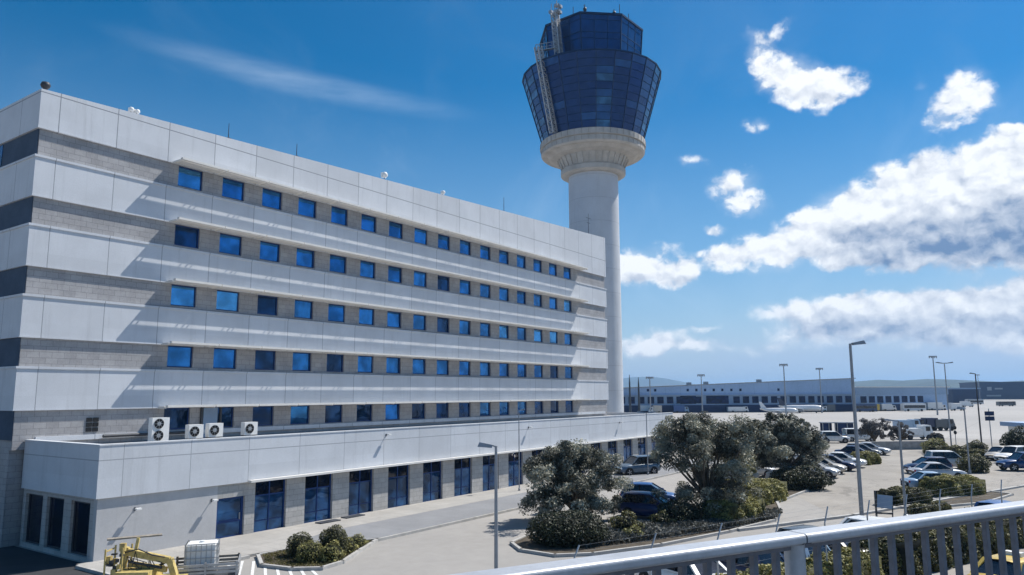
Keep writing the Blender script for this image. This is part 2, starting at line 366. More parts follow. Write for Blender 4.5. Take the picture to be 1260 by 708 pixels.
# ------------------------------------------------------------------ foliage
def leaves(pts, nrm, size, aspect=.45, tone=None, spread=1.0, seed=0):
    """one diamond blade per point; nrm = preferred facing (or None)"""
    rs = np.random.RandomState(seed); n = len(pts)
    d = rs.normal(size=(n,3)); d /= np.linalg.norm(d, axis=1)[:,None]
    if nrm is not None:
        d = d*spread + nrm; d /= np.linalg.norm(d, axis=1)[:,None]
    a = rs.normal(size=(n,3)); a -= d*np.sum(a*d,1)[:,None]; a /= np.linalg.norm(a,axis=1)[:,None]; b = np.cross(d, a)
    L = size*rs.uniform(.6,1.35,n)[:,None] if np.ndim(size) == 0 else size*rs.uniform(.6,1.35,(n,1)); Wd = L*aspect
    v = np.stack([pts-a*L*.5, pts+b*Wd*.5+d*L*.06, pts+a*L*.5, pts-b*Wd*.5+d*L*.06], 1).reshape(-1,3)
    t = rs.rand(n) if tone is None else np.clip(tone + rs.uniform(-.3,.3,n), 0, 1)
    return v, np.repeat(t, 4)
def leafmesh(name, v, t, mat, extra=None, extramat=None):
    nL = len(v)//4
    me = bpy.data.meshes.new(name)
    ev = np.zeros((0,3)); ef = []
    if extra is not None: ev = np.array(extra.v); ef = [[i+len(v) for i in f] for f in extra.f]
    tot = len(v)+len(ev)
    me.vertices.add(tot); me.vertices.foreach_set('co', np.concatenate([v, ev]).astype(np.float32).ravel())
    loops = list(np.arange(len(v))); starts = list(np.arange(nL)*4); mi = [0]*nL
    for f in ef: starts.append(len(loops)); loops += f; mi.append(1)
    me.loops.add(len(loops)); me.loops.foreach_set('vertex_index', np.array(loops, dtype=np.int32))
    me.polygons.add(len(starts)); me.polygons.foreach_set('loop_start', np.array(starts, dtype=np.int32))
    me.polygons.foreach_set('material_index', np.array(mi, dtype=np.int32))
    at = me.attributes.new('tone', 'FLOAT', 'POINT'); at.data.foreach_set('value', np.concatenate([t, np.full(len(ev), .3)]).astype(np.float32))
    me.materials.append(mat)
    if extramat: me.materials.append(extramat)
    me.update(calc_edges=True); me.validate()
    return me
def put(name, me, parent=None, loc=(0,0,0)):
    o = bpy.data.objects.new(name, me); COL.objects.link(o); o.location = tuple(map(float, loc))
    if parent: o.parent = parent
    return o
def tree(loc, H, rad, label, mat=L_olive, name='olive_tree', nleaf=26000, size=.17, clumps=95, trunk_h=1.7, seed=1, dense=1.0, lean=(0,0), zsq=1.0, cat='tree', group=None, tr=.2, skirt=0):
    rs = np.random.RandomState(seed)
    root = empty(name, loc, 0, label, cat, group)
    cz = trunk_h + (H-trunk_h)*.5; hz = (H-trunk_h)*.5
    # uneven big lobes, clumps inside them
    lobes = []
    for i in range(8):
        a = 2*math.pi*(i+rs.uniform(-.3,.3))/8; q = rs.uniform(.35,.66)
        lobes.append((q*rad*math.cos(a)+lean[0]*.5, q*rad*math.sin(a)+lean[1]*.5, cz+hz*rs.uniform(-.62,.4), rad*rs.uniform(.38,.52), hz*rs.uniform(.42,.62)))
    for i in range(4):
        lobes.append((rs.uniform(-.35,.35)*rad+lean[0], rs.uniform(-.35,.35)*rad+lean[1], cz+hz*rs.uniform(.25,.55), rad*rs.uniform(.32,.45), hz*rs.uniform(.38,.5)))
    cl = []
    for i in range(clumps):
        lb = lobes[i % len(lobes)]; d = rs.normal(size=3); d /= np.linalg.norm(d); r = rs.uniform(.45,1.05)
        c = np.array([lb[0]+d[0]*r*lb[3], lb[1]+d[1]*r*lb[3], lb[2]+d[2]*r*lb[4]])
        if c[2] < trunk_h*.8: c[2] = trunk_h*.8 + rs.uniform(0,.5)
        cl.append((c, rs.uniform(.28,.64)*rad/3.2, rs.uniform(.05,.95)))
    for i in range(skirt):
        a = rs.uniform(0, 2*math.pi); q = rs.uniform(.45,.95)*rad
        cl.append((np.array([q*math.cos(a), q*math.sin(a), trunk_h*rs.uniform(.9,1.9)]), rs.uniform(.3,.55)*rad/3.2, rs.uniform(.05,.95)))
    per = nleaf//clumps; P_=[]; S_=[]; N_=[]; T_=[]
    for c, r, t in cl:
        n = int(per*rs.uniform(.5,1.5)); q = rs.normal(size=(n,3)); q /= np.linalg.norm(q,axis=1)[:,None]; rr = (rs.rand(n)**.45)[:,None]
        P_.append(c + q*rr*r*np.array([1.15,1.15,.9]) + np.array([0,0,-.25*r])*(rr**2)); N_.append(q*.7+np.array([0,0,.45])); T_.append(np.full(n, t)); S_.append(np.full((n,1), rs.uniform(.7,1.35)))
    v, t = leaves(np.concatenate(P_), np.concatenate(N_), size*np.concatenate(S_), .42, np.concatenate(T_), .9, seed)
    put('crown', leafmesh('crown', v, t, mat), root)
    tb = MB(); fork = Vector((lean[0]*.2, lean[1]*.2, trunk_h))
    tb.tube([(0,0,-.1),(.03,.02,trunk_h*.3),(-.04,.04,trunk_h*.65), fork], [tr*1.35,tr,tr*.9,tr*.85], 9)
    for i in range(26):
        c = Vector(cl[(i*5) % clumps][0]); mid = fork.lerp(c, .5) + Vector((rs.uniform(-.3,.3), rs.uniform(-.3,.3), rs.uniform(-.2,.35)))
        tb.tube([fork - Vector((0,0,.1)), mid, c], [tr*.55, tr*.32, tr*.10], 6)
    tb.build('trunk', m_trunk, root)
    return root
def samp_box(n, sx, sy, sz, rs, rr=.3):
    """points on the top and sides of a rounded clipped hedge"""
    A = [sx*sy, sx*sz, sx*sz, sy*sz, sy*sz]; f = rs.choice(5, n, p=np.array(A)/sum(A)); u = rs.rand(n)-.5; w = rs.rand(n)
    p = np.zeros((n,3)); q = np.zeros((n,3))
    for k in range(5):
        i = f == k
        if k == 0: p[i] = np.stack([u[i]*sx, (w[i]-.5)*sy, np.full(i.sum(), sz)],1); q[i] = (0,0,1)
        elif k < 3:
            s = -1 if k == 1 else 1; p[i] = np.stack([u[i]*sx, np.full(i.sum(), s*sy/2), w[i]*sz],1); q[i] = (0,s,0)
        else:
            s = -1 if k == 3 else 1; p[i] = np.stack([np.full(i.sum(), s*sx/2), u[i]*sy, w[i]*sz],1); q[i] = (s,0,0)
    # pull the corners in so that it is not a crisp box
    c = np.abs(p/np.array([sx/2, sy/2, sz])); c[:,2] = np.maximum(0, p[:,2]/sz)
    k = 1 - .16*np.maximum(0, (c**4).sum(1) - 1)*np.array(rr)/.3
    p[:,0] *= k; p[:,1] *= k; p[:,2] *= (1 - .10*np.maximum(0, (c**4).sum(1)-1))
    return p, q
def hedge(loc, sx, sy, sz, rz, label, mat=L_hedge, name='hedge', dens=260, size=.13, seed=3, cat='hedge', group=None):
    rs = np.random.RandomState(seed); n = int(dens*1.5*(sx*sy+2*sx*sz+2*sy*sz))
    p, q = samp_box(n, sx, sy, sz, rs)
    lump = .10*np.sin(p[:,0]*2.3+seed)*np.cos(p[:,1]*2.9) + .06*np.sin(p[:,0]*5.1+p[:,2]*4)
    p = p + q*(lump + rs.uniform(-.10,.07,n))[:,None]; p[:,2] = np.maximum(p[:,2], .02)
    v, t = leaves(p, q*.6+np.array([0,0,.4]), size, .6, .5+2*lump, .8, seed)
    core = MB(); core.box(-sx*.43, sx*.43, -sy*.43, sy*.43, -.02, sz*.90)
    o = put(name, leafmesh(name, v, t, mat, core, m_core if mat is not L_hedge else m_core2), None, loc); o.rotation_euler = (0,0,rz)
    return tag(o, label, cat, group)
def bush(loc, rx, ry, rz_, label, mat=L_dark, name='bush', dens=300, size=.12, seed=3, cat='bush', group=None, flat=.75, lump=.14, rot=0):
    rs = np.random.RandomState(seed); n = int(dens*4*math.pi*((rx*ry)**.5+rz_)**2/4*.8)
    d = rs.normal(size=(n,3)); d /= np.linalg.norm(d,axis=1)[:,None]
    s = 1 + lump*(np.sin(d[:,0]*5+seed)*np.cos(d[:,1]*4.3+seed)+.6*np.sin(d[:,2]*7+d[:,0]*3)) + rs.uniform(-.13,.06,n)
    p = d*s[:,None]*np.array([rx,ry,rz_]); p[:,2] += rz_*flat; k = p[:,2] > 0; p = p[k]; d = d[k]; s = s[k]
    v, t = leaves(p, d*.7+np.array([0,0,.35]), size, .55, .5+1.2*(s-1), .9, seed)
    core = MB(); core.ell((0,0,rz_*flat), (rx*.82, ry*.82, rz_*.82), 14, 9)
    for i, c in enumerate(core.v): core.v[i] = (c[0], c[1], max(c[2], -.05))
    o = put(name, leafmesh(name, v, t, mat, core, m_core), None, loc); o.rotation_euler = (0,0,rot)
    return tag(o, label, cat, group)

# ------------------------------------------------------------------ ground
gm = surf('ground_concrete', (.325,.31,.29), .9, .09, .06, 1.4, .0, tint=(.29,.28,.265))
MB().add([(-9000,-9000,-.004),(9000,-9000,-.004),(9000,9000,-.004),(-9000,9000,-.004)], [(0,1,2,3)]).build('ground', gm)['kind'] = 'structure'
def paving(name, col):
    m, nt_, b = newmat(name); q = NG(nt_); v = q.n('ShaderNodeTexCoord').outputs['Object']
    n1 = q.noise(v, .22, 6, .65); n2 = q.noise(v, 6, 4, .7)
    c = q.mix(q.ramp(n1, .35, .68), tuple(x*.84 for x in col), tuple(x*1.08 for x in col))
    c = q.mix(q.ramp(n2, .3, .72, 0, .28), c, tuple(x*.72 for x in col))
    vo = q.n('ShaderNodeTexVoronoi', feature='F1'); vo.inputs['Scale'].default_value = .085; q.l(v, vo.inputs['Vector'])
    sv = q.n('ShaderNodeSeparateColor'); q.l(vo.outputs['Color'], sv.inputs[0])
    c = q.mix(q.ramp(sv.outputs[0], .72, .74, 0, .3, False), c, tuple(x*.78 for x in col))        # repair patches
    cr = q.n('ShaderNodeTexVoronoi', feature='DISTANCE_TO_EDGE'); cr.inputs['Scale'].default_value = .16
    q.l(q.vmath('ADD', v, q.vmath('MULTIPLY', q.vmath('SUBTRACT', q.noise(v, .7, 4, .6, 0, 'Color'), (.5,.5,.5)), (3,3,0))), cr.inputs['Vector'])
    c = q.mix(q.ramp(cr.outputs['Distance'], .004, .012, .55, 0), c, tuple(x*.45 for x in col))    # cracks
    sp_ = q.n('ShaderNodeTexVoronoi', feature='F1'); sp_.inputs['Scale'].default_value = .55; q.l(v, sp_.inputs['Vector'])
    ss = q.n('ShaderNodeSeparateColor'); q.l(sp_.outputs['Color'], ss.inputs[0])
    spot = q.math('MULTIPLY', q.ramp(sp_.outputs['Distance'], .05, .26, .55, 0), q.math('GREATER_THAN', ss.outputs[1], .62))
    c = q.mix(spot, c, tuple(x*.42 for x in col))                                                  # oil spots
    mp = q.n('ShaderNodeMapping'); mp.inputs['Rotation'].default_value = (0,0,R(8)); mp.inputs['Scale'].default_value = (.02,.55,1); q.l(v, mp.inputs['Vector'])
    c = q.mix(q.ramp(q.noise(mp.outputs[0], 1.0, 4, .6), .5, .75, 0, .30), c, tuple(x*.66 for x in col))  # tyre tracks along the lanes
    q.put(b.inputs['Base Color'], c); b.inputs['Roughness'].default_value = .9; b.inputs['Specular IOR Level'].default_value = .25
    return m
lotm = paving('lot_asphalt', (.335,.312,.28))
pk = MB(); pk.add([(-45,-75,0),(118,-75,0),(118,-14.4,0),(66.5,-14.4,0),(66.5,40,0),(118,40,0),(118,-14.4,0)], [(0,1,2,3)]); pk.add([(67,-14.39,0),(118,-14.39,0),(118,60,0),(67,60,0)], [(0,1,2,3)])
pk.build('car_park_surface', lotm)['kind'] = 'structure'
apm = surf('apron_concrete', (.37,.355,.335), .9, .07, .02, .5, lines=[(0, 0, 15, .08), (1, 0, 15, .08)], linecol=(.28,.27,.255), tint=(.32,.31,.295))
MB().add([(128,-400,.004),(700,-400,.004),(700,400,.004),(128,400,.004)], [(0,1,2,3)]).build('apron', apm)['kind'] = 'structure'
# far pale strip where service road borders the lot
sw = MB(); sw.box(.2, 66.8, -10.4, -7.3, -.05, .125); sw.build('sidewalk', m_paver)['kind'] = 'structure'
sw = MB(); sw.prism([(9.0,-12.3),(12.2,-14.1),(66.8,-14.1),(66.8,-10.4),(12.0,-10.4),(9.2,-11.4)], -.05, .121); sw.build('footpath', m_walkgrey)['kind'] = 'structure'
sw = MB(); sw.prism([(.2,-12.1),(5.7,-12.0),(9.0,-12.3),(9.2,-11.4),(12.0,-10.4),(.2,-10.4)], -.05, .123); sw.build('pavement', m_paver)['kind'] = 'structure'
def kerb(pts, name='kerb', h=.14, w=.16, closed=False):
    k = MB(); pts = [Vector((p[0], p[1], 0)) for p in pts]
    if closed: pts.append(pts[0])
    for a, b in zip(pts, pts[1:]):
        d = (b-a).normalized()*w*.45
        k.bar(a-d+Vector((0,0,h/2-.05)), b+d+Vector((0,0,h/2-.05)), w, h+.1)
    o = k.build(name, m_kerb); o['kind'] = 'structure'; return o
kerb([(12.0,-14.3),(67,-14.3)]); kerb([(.1,-12.25),(5.6,-12.2)]); kerb([(.1,-7.7),(.1,-12.2)])
gshade = surf('shade_dark_asphalt', (.045,.047,.05), .9, .15, .5, 12)  # asphalt kept near black so the office's ground shadow is in its colour
MB().prism([(-16,-10.5),(.0,-10.5),(.0,-7.7),(.74,-7.5),(.74,30),(-16,30)], -.05, .005).build('shade_asphalt_patch', gshade)['kind'] = 'structure'
isl = [(6.1,-12.3),(4.9,-14.2),(5.2,-15.9),(6.0,-16.9),(7.4,-16.7),(9.4,-15.6),(11.2,-14.7),(12.0,-14.25),(9.0,-12.4)]
kerb(isl, closed=True); MB().prism(isl, -.05, .09).build('planting_bed', m_soil)['kind'] = 'structure'
bed = [(14.0,-22.0),(13.9,-24.0),(15.2,-25.3),(19.0,-27.1),(24.5,-28.7),(29.6,-29.7),(33.2,-29.1),(37.2,-27.7),(46.3,-27.9),(46.8,-25.4),(33,-26.4),(27.8,-25.6),(23,-22.5),(17.2,-20.2),(15.2,-20.6)]
kerb(bed, closed=True); MB().prism(bed, -.05, .09).build('planting_bed', m_soil)['kind'] = 'structure'
bed2 = [(38.6,-34.2),(40.0,-36.6),(44.6,-39.6),(50.6,-41.0),(51.8,-39.2),(47.5,-37.6),(45.6,-37.2),(42.2,-35.4),(40.2,-33.9)]
kerb(bed2, closed=True); MB().prism(bed2, -.05, .09).build('planting_bed', m_soil)['kind'] = 'structure'
# hatched no-parking bay
hk = MB()
for i in range(9):
    a = G(264+15.6*i, 700+.9*i); b = G(270.5+13.9*i, 689.5+.5*i+max(0,(i-4))*1.6); d = b-a; b = a+d*1.0; a = a-d*1.9
    hk.bar((a[0],a[1],.006), (b[0],b[1],.006), .13, .004)
hk.build('road_marking', m_mark)['kind'] = 'structure'
bm = MB()
for i in range(17):
    x = 47.4+2.75*i; bm.box(x-.05, x+.05, -27.9, -23.2, .004, .008)
for i in range(14):
    x = 40+3.0*i; bm.bar((x+6.2,-33.0,.006), (x+8.6,-36.6,.006), .1, .004)
bm.build('parking_marking', m_mark)['kind'] = 'structure'
# near service road and its kerb beside the fence
kerb([(25.3,-29.9+.9),(34,-33.2),(56.3,-41.3),(75,-47.8)], w=.25)
rd = surf('service_road', (.30,.285,.265), .9, .1, .3, 6)
MB().prism([(-40,-27),(8,-36.2),(28,-43.5),(90,-66),(90,-90),(-40,-90)], -.05, .006).build('service_road', rd)['kind'] = 'structure'
# dry grass in the island
def grass(name, poly, n, h, mat, seed, size=.16, z=.09):
    rs = np.random.RandomState(seed); P2 = []; xs = [p[0] for p in poly]; ys = [p[1] for p in poly]
    while len(P2) < n:
        x = rs.uniform(min(xs), max(xs)); y = rs.uniform(min(ys), max(ys)); ins = False; j = len(poly)-1
        for i in range(len(poly)):
            if (poly[i][1] > y) != (poly[j][1] > y) and x < (poly[j][0]-poly[i][0])*(y-poly[i][1])/(poly[j][1]-poly[i][1])+poly[i][0]: ins = not ins
            j = i
        if ins: P2.append((x, y, z + rs.rand()*h))
    p = np.array(P2); lum = .5+.4*np.sin(p[:,0]*1.7)*np.cos(p[:,1]*1.3)
    v, t = leaves(p, np.tile((0,0,.3),(n,1)), size, .4, lum, 1, seed)
    o = put(name, leafmesh(name, v, t, mat)); return o
def shrink(poly, k):
    cx = sum(p[0] for p in poly)/len(poly); cy = sum(p[1] for p in poly)/len(poly); return [(cx+(p[0]-cx)*k, cy+(p[1]-cy)*k) for p in poly]
tag(grass('grass', shrink(isl,.93), 5200, .07, L_grass, 5, .10), 'short dry grass filling the kerbed island in front of the office', 'grass', kind='stuff')
tag(grass('ground_cover', [(16.0,-24.3),(19.6,-26.3),(24.6,-28.4),(30,-29.8),(32.5,-29.4),(28,-26.8),(22,-23.6),(17.5,-21.6)], 15000, .38, L_ground, 6, .2), 'grey leafy ground cover in the shaded bed under the trees', 'ground cover', kind='stuff')

# ------------------------------------------------------------------ office building
ZB, FL, BH, L0 = 6.893, 3.8, 2.23, 65.36
off = empty('office_building', (0,0,0), 0, 'long pale five storey office block over a projecting ground floor, rows of blue windows', 'building')
wl = MB()
wl.box(.15, L0-.15, .42, 17.85, 0, 22.3)
WP, W0, WW = 3.14, 8.26, 1.70
zband = [ZB+FL*k for k in range(5)]
wins = []
for k in range(5):
    zt = zband[k]; z0 = (4.85 if k == 0 else zband[k-1]+BH); ws, wt = z0+.18, zt-.07
    if k == 0: ws = 5.52; wt = 6.83
    xs = [.15]
    for i in range(16): xs += [W0+WP*i, W0+WP*i+WW]; wins.append((W0+WP*i, ws, wt))
    xs.append(L0-.15)
    wl.box(.15, L0-.15, .15, .42, z0-.02, ws); wl.box(.15, L0-.15, .15, .42, wt, zt+.02)
    for i in range(0, len(xs), 2): wl.box(xs[i], xs[i+1], .15, .42, ws, wt)
wl.build('wall', m_tile, off)
for k in range(4):
    b = MB(); z = zband[k]
    b.box(0, L0, 0, 18, z, z+BH); b.box(-.02, L0+.02, -.02, 18.02, z-.055, z+.02); b.box(-.055, L0+.055, -.055, 18.055, z+BH-.11, z+BH+.012)
    b.build('spandrel_band', m_band, off)
pp = MB(); zt0, zt1 = 24.24, 27.05
pp.add([(0,0,22.09),(L0,0,22.09),(L0,18,22.09),(0,18,22.09),(0,0,zt0),(L0,0,zt1),(L0,18,zt1),(0,18,zt0)], [(0,3,2,1),(4,5,6,7),(0,1,5,4),(1,2,6,5),(2,3,7,6),(3,0,4,7)])
pp.box(-.02, L0+.02, -.02, 18.02, 22.03, 22.11)
pp.build('parapet', m_parapet, off)
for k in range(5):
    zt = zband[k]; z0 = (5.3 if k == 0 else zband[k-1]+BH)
    q = MB(); q.box(.10,.148,.2,17.6,z0+.02,zt-.058); q.build('side_shade_panel', m_sideshade, off)  # added panel over the tile, its colour stands for the end wall's shade
    for i in range(4):
        q = MB(); q.box(.07,.098,4.6+3.4*i,6.5+3.4*i,z0+.2,zt-.10); q.build('side_window_pane', m_pane_low, off)
# windows
wf = MB(); t = .07
wf.box(0, WW, .27, .40, 0, t); wf.box(0, WW, .27, .40, 1.31-t, 1.31); wf.box(0, t, .27, .40, t, 1.31-t); wf.box(WW-t, WW, .27, .40, t, 1.31-t)
wmesh = wf.mesh('window', m_frame)
pn = MB(); pn.box(-.80, .80, -.012, .012, -.61, .61); pmesh = pn.mesh('pane', m_pane); rg0 = random.Random(3)
pmd = pn.mesh('pane', m_paned); pml = pn.mesh('pane', m_panel)
pm_row = [[pmd,pmd,pmd,pmesh],[pmesh]*5+[pmd],[pmesh]*6+[pml,pmd],[pmesh]*7+[pml,pmd],[pmesh]*5+[pml]]
for i, (x, zs, zt) in enumerate(wins):
    w = put('window', wmesh, off, (x, 0, zs)); w.scale = (1, 1, (zt-zs)/1.31)
    row = i//16; p = put('pane', rg0.choice(pm_row[row]), w, (WW/2, .325, .655)); p.rotation_euler = (R(rnd.gauss(0,.9)), 0, R(rnd.gauss(0,.9)))
# sun shades
for k in range(5):
    z = zband[k]; s = MB(); x0, x1 = 7.75, 59.0
    n = 16; pitch = (x1-x0)/n
    for i in range(n):
        a = x0+pitch*i+.035; b = x0+pitch*(i+1)-.035
        s.box(a, b, -.70, -.02, z+.0, z+.05); s.box(a, b, -1.06, -.80, z-.01, z+.12)
        s.box(a+.3, a+.36, -.82, -.68, z+.0, z+.045); s.box(b-.36, b-.3, -.82, -.68, z+.0, z+.045)
    for i in range(n+1):
        xx = x0+pitch*i; s.box(xx-.03, xx+.03, -.9, .0, z-.08, z-.012)
    s.build('sunshade', m_shade, off)
# podium
PX0, PX1, PYF, ZP0, ZP1 = .75, 67.08, -7.54, 2.9, 5.29
b = MB(); b.box(PX0, PX1, PYF, PYF+.3, ZP0, ZP1); b.box(PX0, PX0+.3, PYF+.3, .14, ZP0, ZP1); b.box(PX1-.3, PX1, PYF+.3, 6, ZP0, ZP1)
b.box(PX0-.03, PX1+.03, PYF-.03, PYF+.34, ZP1, ZP1+.06); b.box(PX0-.03, PX0+.34, PYF+.34, .12, ZP1, ZP1+.06)
b.build('podium_band', m_podband, off)
b = MB(); b.box(PX0+.3, PX1-.3, PYF+.3, .14, 4.5, 4.92); b.box(L0, PX1-.3, .14, 6, 4.5, 4.92); b.build('podium_roof', m_roof, off)
b = MB(); b.box(PX0+.14, 7.0, PYF+.14, -.6+.0, 0, ZP0-.001) if False else None
b.box(PX0+.14, 7.09, PYF+.14, PYF+.45, 0, ZP0); b.build('podium_wall', m_podwall, off)
pw = MB(); PWs = [(9.42+3.455*i, 2.12) for i in range(16)]
edges = [8.78]
for x, w in PWs: edges += [x, x+w]
edges.append(PX1-.14)
for i in range(0, len(edges), 2): MB().box(edges[i], edges[i+1], PYF+.14, PYF+.45, 0, ZP0).build('pier', m_podtile, off)
MB().box(7.09, 8.78, PYF+.14, PYF+.45, 2.18, ZP0).build('lintel', m_podtile, off)
# side wall piers
ys = [(-.19,-2.05),(-2.5,-4.24),(-4.97,-6.78)]
ye = [.14, -.19, -2.05, -2.5, -4.24, -4.97, -6.78, PYF+.45]
for i in range(0, 8, 2): pw.box(PX0+.14, PX0+.45, ye[i+1], ye[i], 0, ZP0)
for y1, y0 in ys: pw.box(PX0+.14, PX0+.45, y0, y1, 0, .22); pw.box(PX0+.14, PX0+.45, y0, y1, 2.66, ZP0)
MB().box(PX1-.45, PX1-.14, PYF+.45, 6, 0, ZP0).build('pier', m_podtile, off)
pw.build('ground_floor_wall', m_podtile, off)
# dark interior behind the glazing
b = MB(); b.box(PX0+.6, PX1-.5, PYF+1.6, .3, 0, 4.4); b.build('interior', m_dark, off)
def shop_window(x, w, y, z0, z1, T=None, par=off, tall=True):
    f = MB(); fr = .09
    f.box(0, w, 0, .1, 0, fr); f.box(0, w, 0, .1, z1-z0-fr, z1-z0); f.box(0, fr, 0, .1, fr, z1-z0-fr); f.box(w-fr, w, 0, .1, fr, z1-z0-fr)
    if tall: f.box(w/2-.035, w/2+.035, .005, .095, fr, z1-z0-fr); f.box(fr, w-fr, .01, .09, (z1-z0)*.70, (z1-z0)*.70+.07); f.box(fr, w-fr, .012, .088, (z1-z0)*.22, (z1-z0)*.22+.05)
    return f
for i, (x, w) in enumerate(PWs):
    f = shop_window(x, w, 0, 0, 2.82); o = f.build('shop_window', m_frame, off, (x, PYF+.30, .05))
    p = MB(); p.box(-w/2+.06, w/2-.06, -.01, .01, -1.34, .60); q = p.build('pane', m_pane_low, o, (w/2, .05, 1.41)); q.rotation_euler = (R(rnd.gauss(0,.5)), 0, R(rnd.gauss(0,.5)))
    p = MB(); p.box(-w/2+.06, w/2-.06, -.01, .01, .605, 1.34); p.build('shaded_upper_pane', m_pane_top, o, (w/2, .05, 1.41))  # darker glass paints in the shade that the ledge throws on the pane tops
for y1, y0 in ys:
    f = shop_window(0, y1-y0, 0, 0, 2.44, tall=False); o = f.build('side_window', m_darkmetal, off, (PX0+.28, y1, .22)); o.rotation_euler = (0,0,R(-90))
    p = MB(); p.box(.07, y1-y0-.07, .04, .06, .07, 2.37); p.build('pane', m_pane_top, o)
d = MB(); d.box(0, 1.69, 0, .1, 0, .12); d.box(0,1.69,0,.1,2.0,2.12); d.box(0,.14,0,.1,.12,2.0); d.box(1.55,1.69,0,.1,.12,2.0); d.box(.14,1.55,.005,.095,.80,.95)
dr = d.build('door', m_frame, off, (7.09, PYF+.28, .06)); p = MB(); p.box(.12,1.57,.04,.06,.1,2.02); p.build('pane', m_pane_low, dr)
h = MB(); h.box(1.44,1.48,-.06,.0,.9,1.25); h.build('handle', m_steel, dr)
lg = MB(); lg.box(8.8, PX1-.2, PYF-.34, PYF-.03, ZP0-.02, ZP0+.10); lg.build('ledge', m_shade, off)
# vent grille, service panel and pipes at first floor
v_ = MB()
for i in range(2):
    for j in range(3): v_.box(3.75+.36*i, 4.05+.36*i, .10, .16, 5.62+.27*j, 5.84+.27*j)
v_.build('vent_grille', m_dark, off)
v_ = MB(); v_.box(12.2-1.35, 12.2-.35, .08, .16, 4.95, 6.82); v_.build('service_door', m_termlow, off)
v_ = MB(); v_.box(10.66,10.78,.02,.16,4.9,6.85); v_.box(12.0,12.12,.02,.16,4.9,6.85); v_.build('downpipe', m_darkmetal, off)
v_ = MB(); v_.tube([(4.6,-5.2,5.0),(12.5,-5.2,5.0)], .10, 8); v_.build('refrigerant_pipe', m_darkmetal, off)
v_ = MB(); v_.tube([(4.6,-.1,5.35),(9.6,-.1,5.35)], .09, 8); v_.build('refrigerant_pipe', m_darkmetal, off)
b = MB(); b.box(1.2, 64.5, .02, .148, 5.2, 5.46); b.build('sill', m_band, off)

# air conditioners
def aircon(x0, x1, z0, z1, fans, label):
    y = -5.5; w = x1-x0; h_ = z1-z0
    r = empty('air_conditioner', (x0+w/2, y, 4.93), 0, label, 'air conditioner', 'outdoor air conditioner units on the ledge')
    c = MB(); c.box(-w/2, w/2, 0, .36, z0-4.93, z1-4.93); c.build('casing', m_white, r)
    c = MB(); c.box(-w/2+.06, -w/2+.12, 0, .36, 0, z0-4.93); c.box(w/2-.12, w/2-.06, 0, .36, 0, z0-4.93); c.build('bracket', m_darkmetal, r)
    for k in range(fans):
        cz = z0-4.93 + h_*(k+.5)/fans; rr = min(.27, h_/fans*.42)
        c = MB(); T = Matrix.Translation((-w*.12, -.015, cz)) @ Matrix.Rotation(R(90), 4, 'X')
        c.lathe([(0,0),(rr,0),(rr,.03)], 20, 0, T=T)
        T2 = Matrix.Translation((-w*.12, -.03, cz)) @ Matrix.Rotation(R(90), 4, 'X')
        c.lathe([(rr*.42,0),(rr*.42,.01),(0,.012)], 16, 1, T=T2)
        for q in range(4):
            a = q*math.pi/4; c.bar((-w*.12-rr*math.cos(a), -.04, cz-rr*math.sin(a)), (-w*.12+rr*math.cos(a), -.04, cz+rr*math.sin(a)), .012, .012, 1)
        c.build('fan_grille', [m_black, m_steel], r)
aircon(4.36, 5.30, 5.22, 6.44, 2, 'tall white air conditioner with two fans, beside the dark vent')
aircon(6.44, 7.30, 5.28, 6.01, 1, 'white air conditioner just right of the tall two-fan unit')
aircon(7.64, 8.52, 5.30, 6.04, 1, 'white air conditioner in front of the grey service panel')
aircon(9.92, 10.80, 5.30, 6.03, 1, 'white air conditioner standing alone, farthest from the tall two-fan unit')

# wall lamps
def wall_lamp(x, y, z, label, e=.31):
    r = empty('wall_lamp', (x, y, z), 0, label, 'wall lamp', 'lamps on brackets along the ground floor walls')
    c = MB(); c.box(-.04,.04,-.03,.0,-.10,.06); c.bar((0,0,0),(0,-e,.02),.035); c.build('bracket', m_darkmetal, r)
    c = MB(); c.box(-.13,.13,-e-.10,-e+.08,-.03,.05); c.build('lamp_head', m_white, r)
wall_lamp(2.67, PYF+.14, 2.24, 'small wall lamp on blank wall left of the blue door')
wall_lamp(6.75, PYF+.14, 2.18, 'small wall lamp right beside the blue door')
for (px_, py_), lb in zip([(475,535),(650,526),(762,520)], ['bracket lamp on upper podium wall, nearest the air conditioners', 'bracket lamp on upper podium wall above the round crowned tree', 'bracket lamp on upper podium wall close to the tower']):
    p = onplane(px_, py_, 1, PYF); wall_lamp(p[0], PYF, p[2], lb, .29)
# door mats on the pavement
for i, (a, b_) in enumerate([((395,645),(417,646)),((425,639),(443,638))]):
    p = G(*a); q = G(*b_); m_ = MB(); m_.box(-.75,.75,-.28,.28,.0,.06); o = m_.build('door_step', m_darkmetal, None, ((p[0]+q[0])/2, -7.9 if i else -8.1, .125))
    tag(o, ['low dark step on pavement below the second tall window', 'low dark step on pavement below the third tall window'][i], 'step', 'dark steps in front of tall windows')
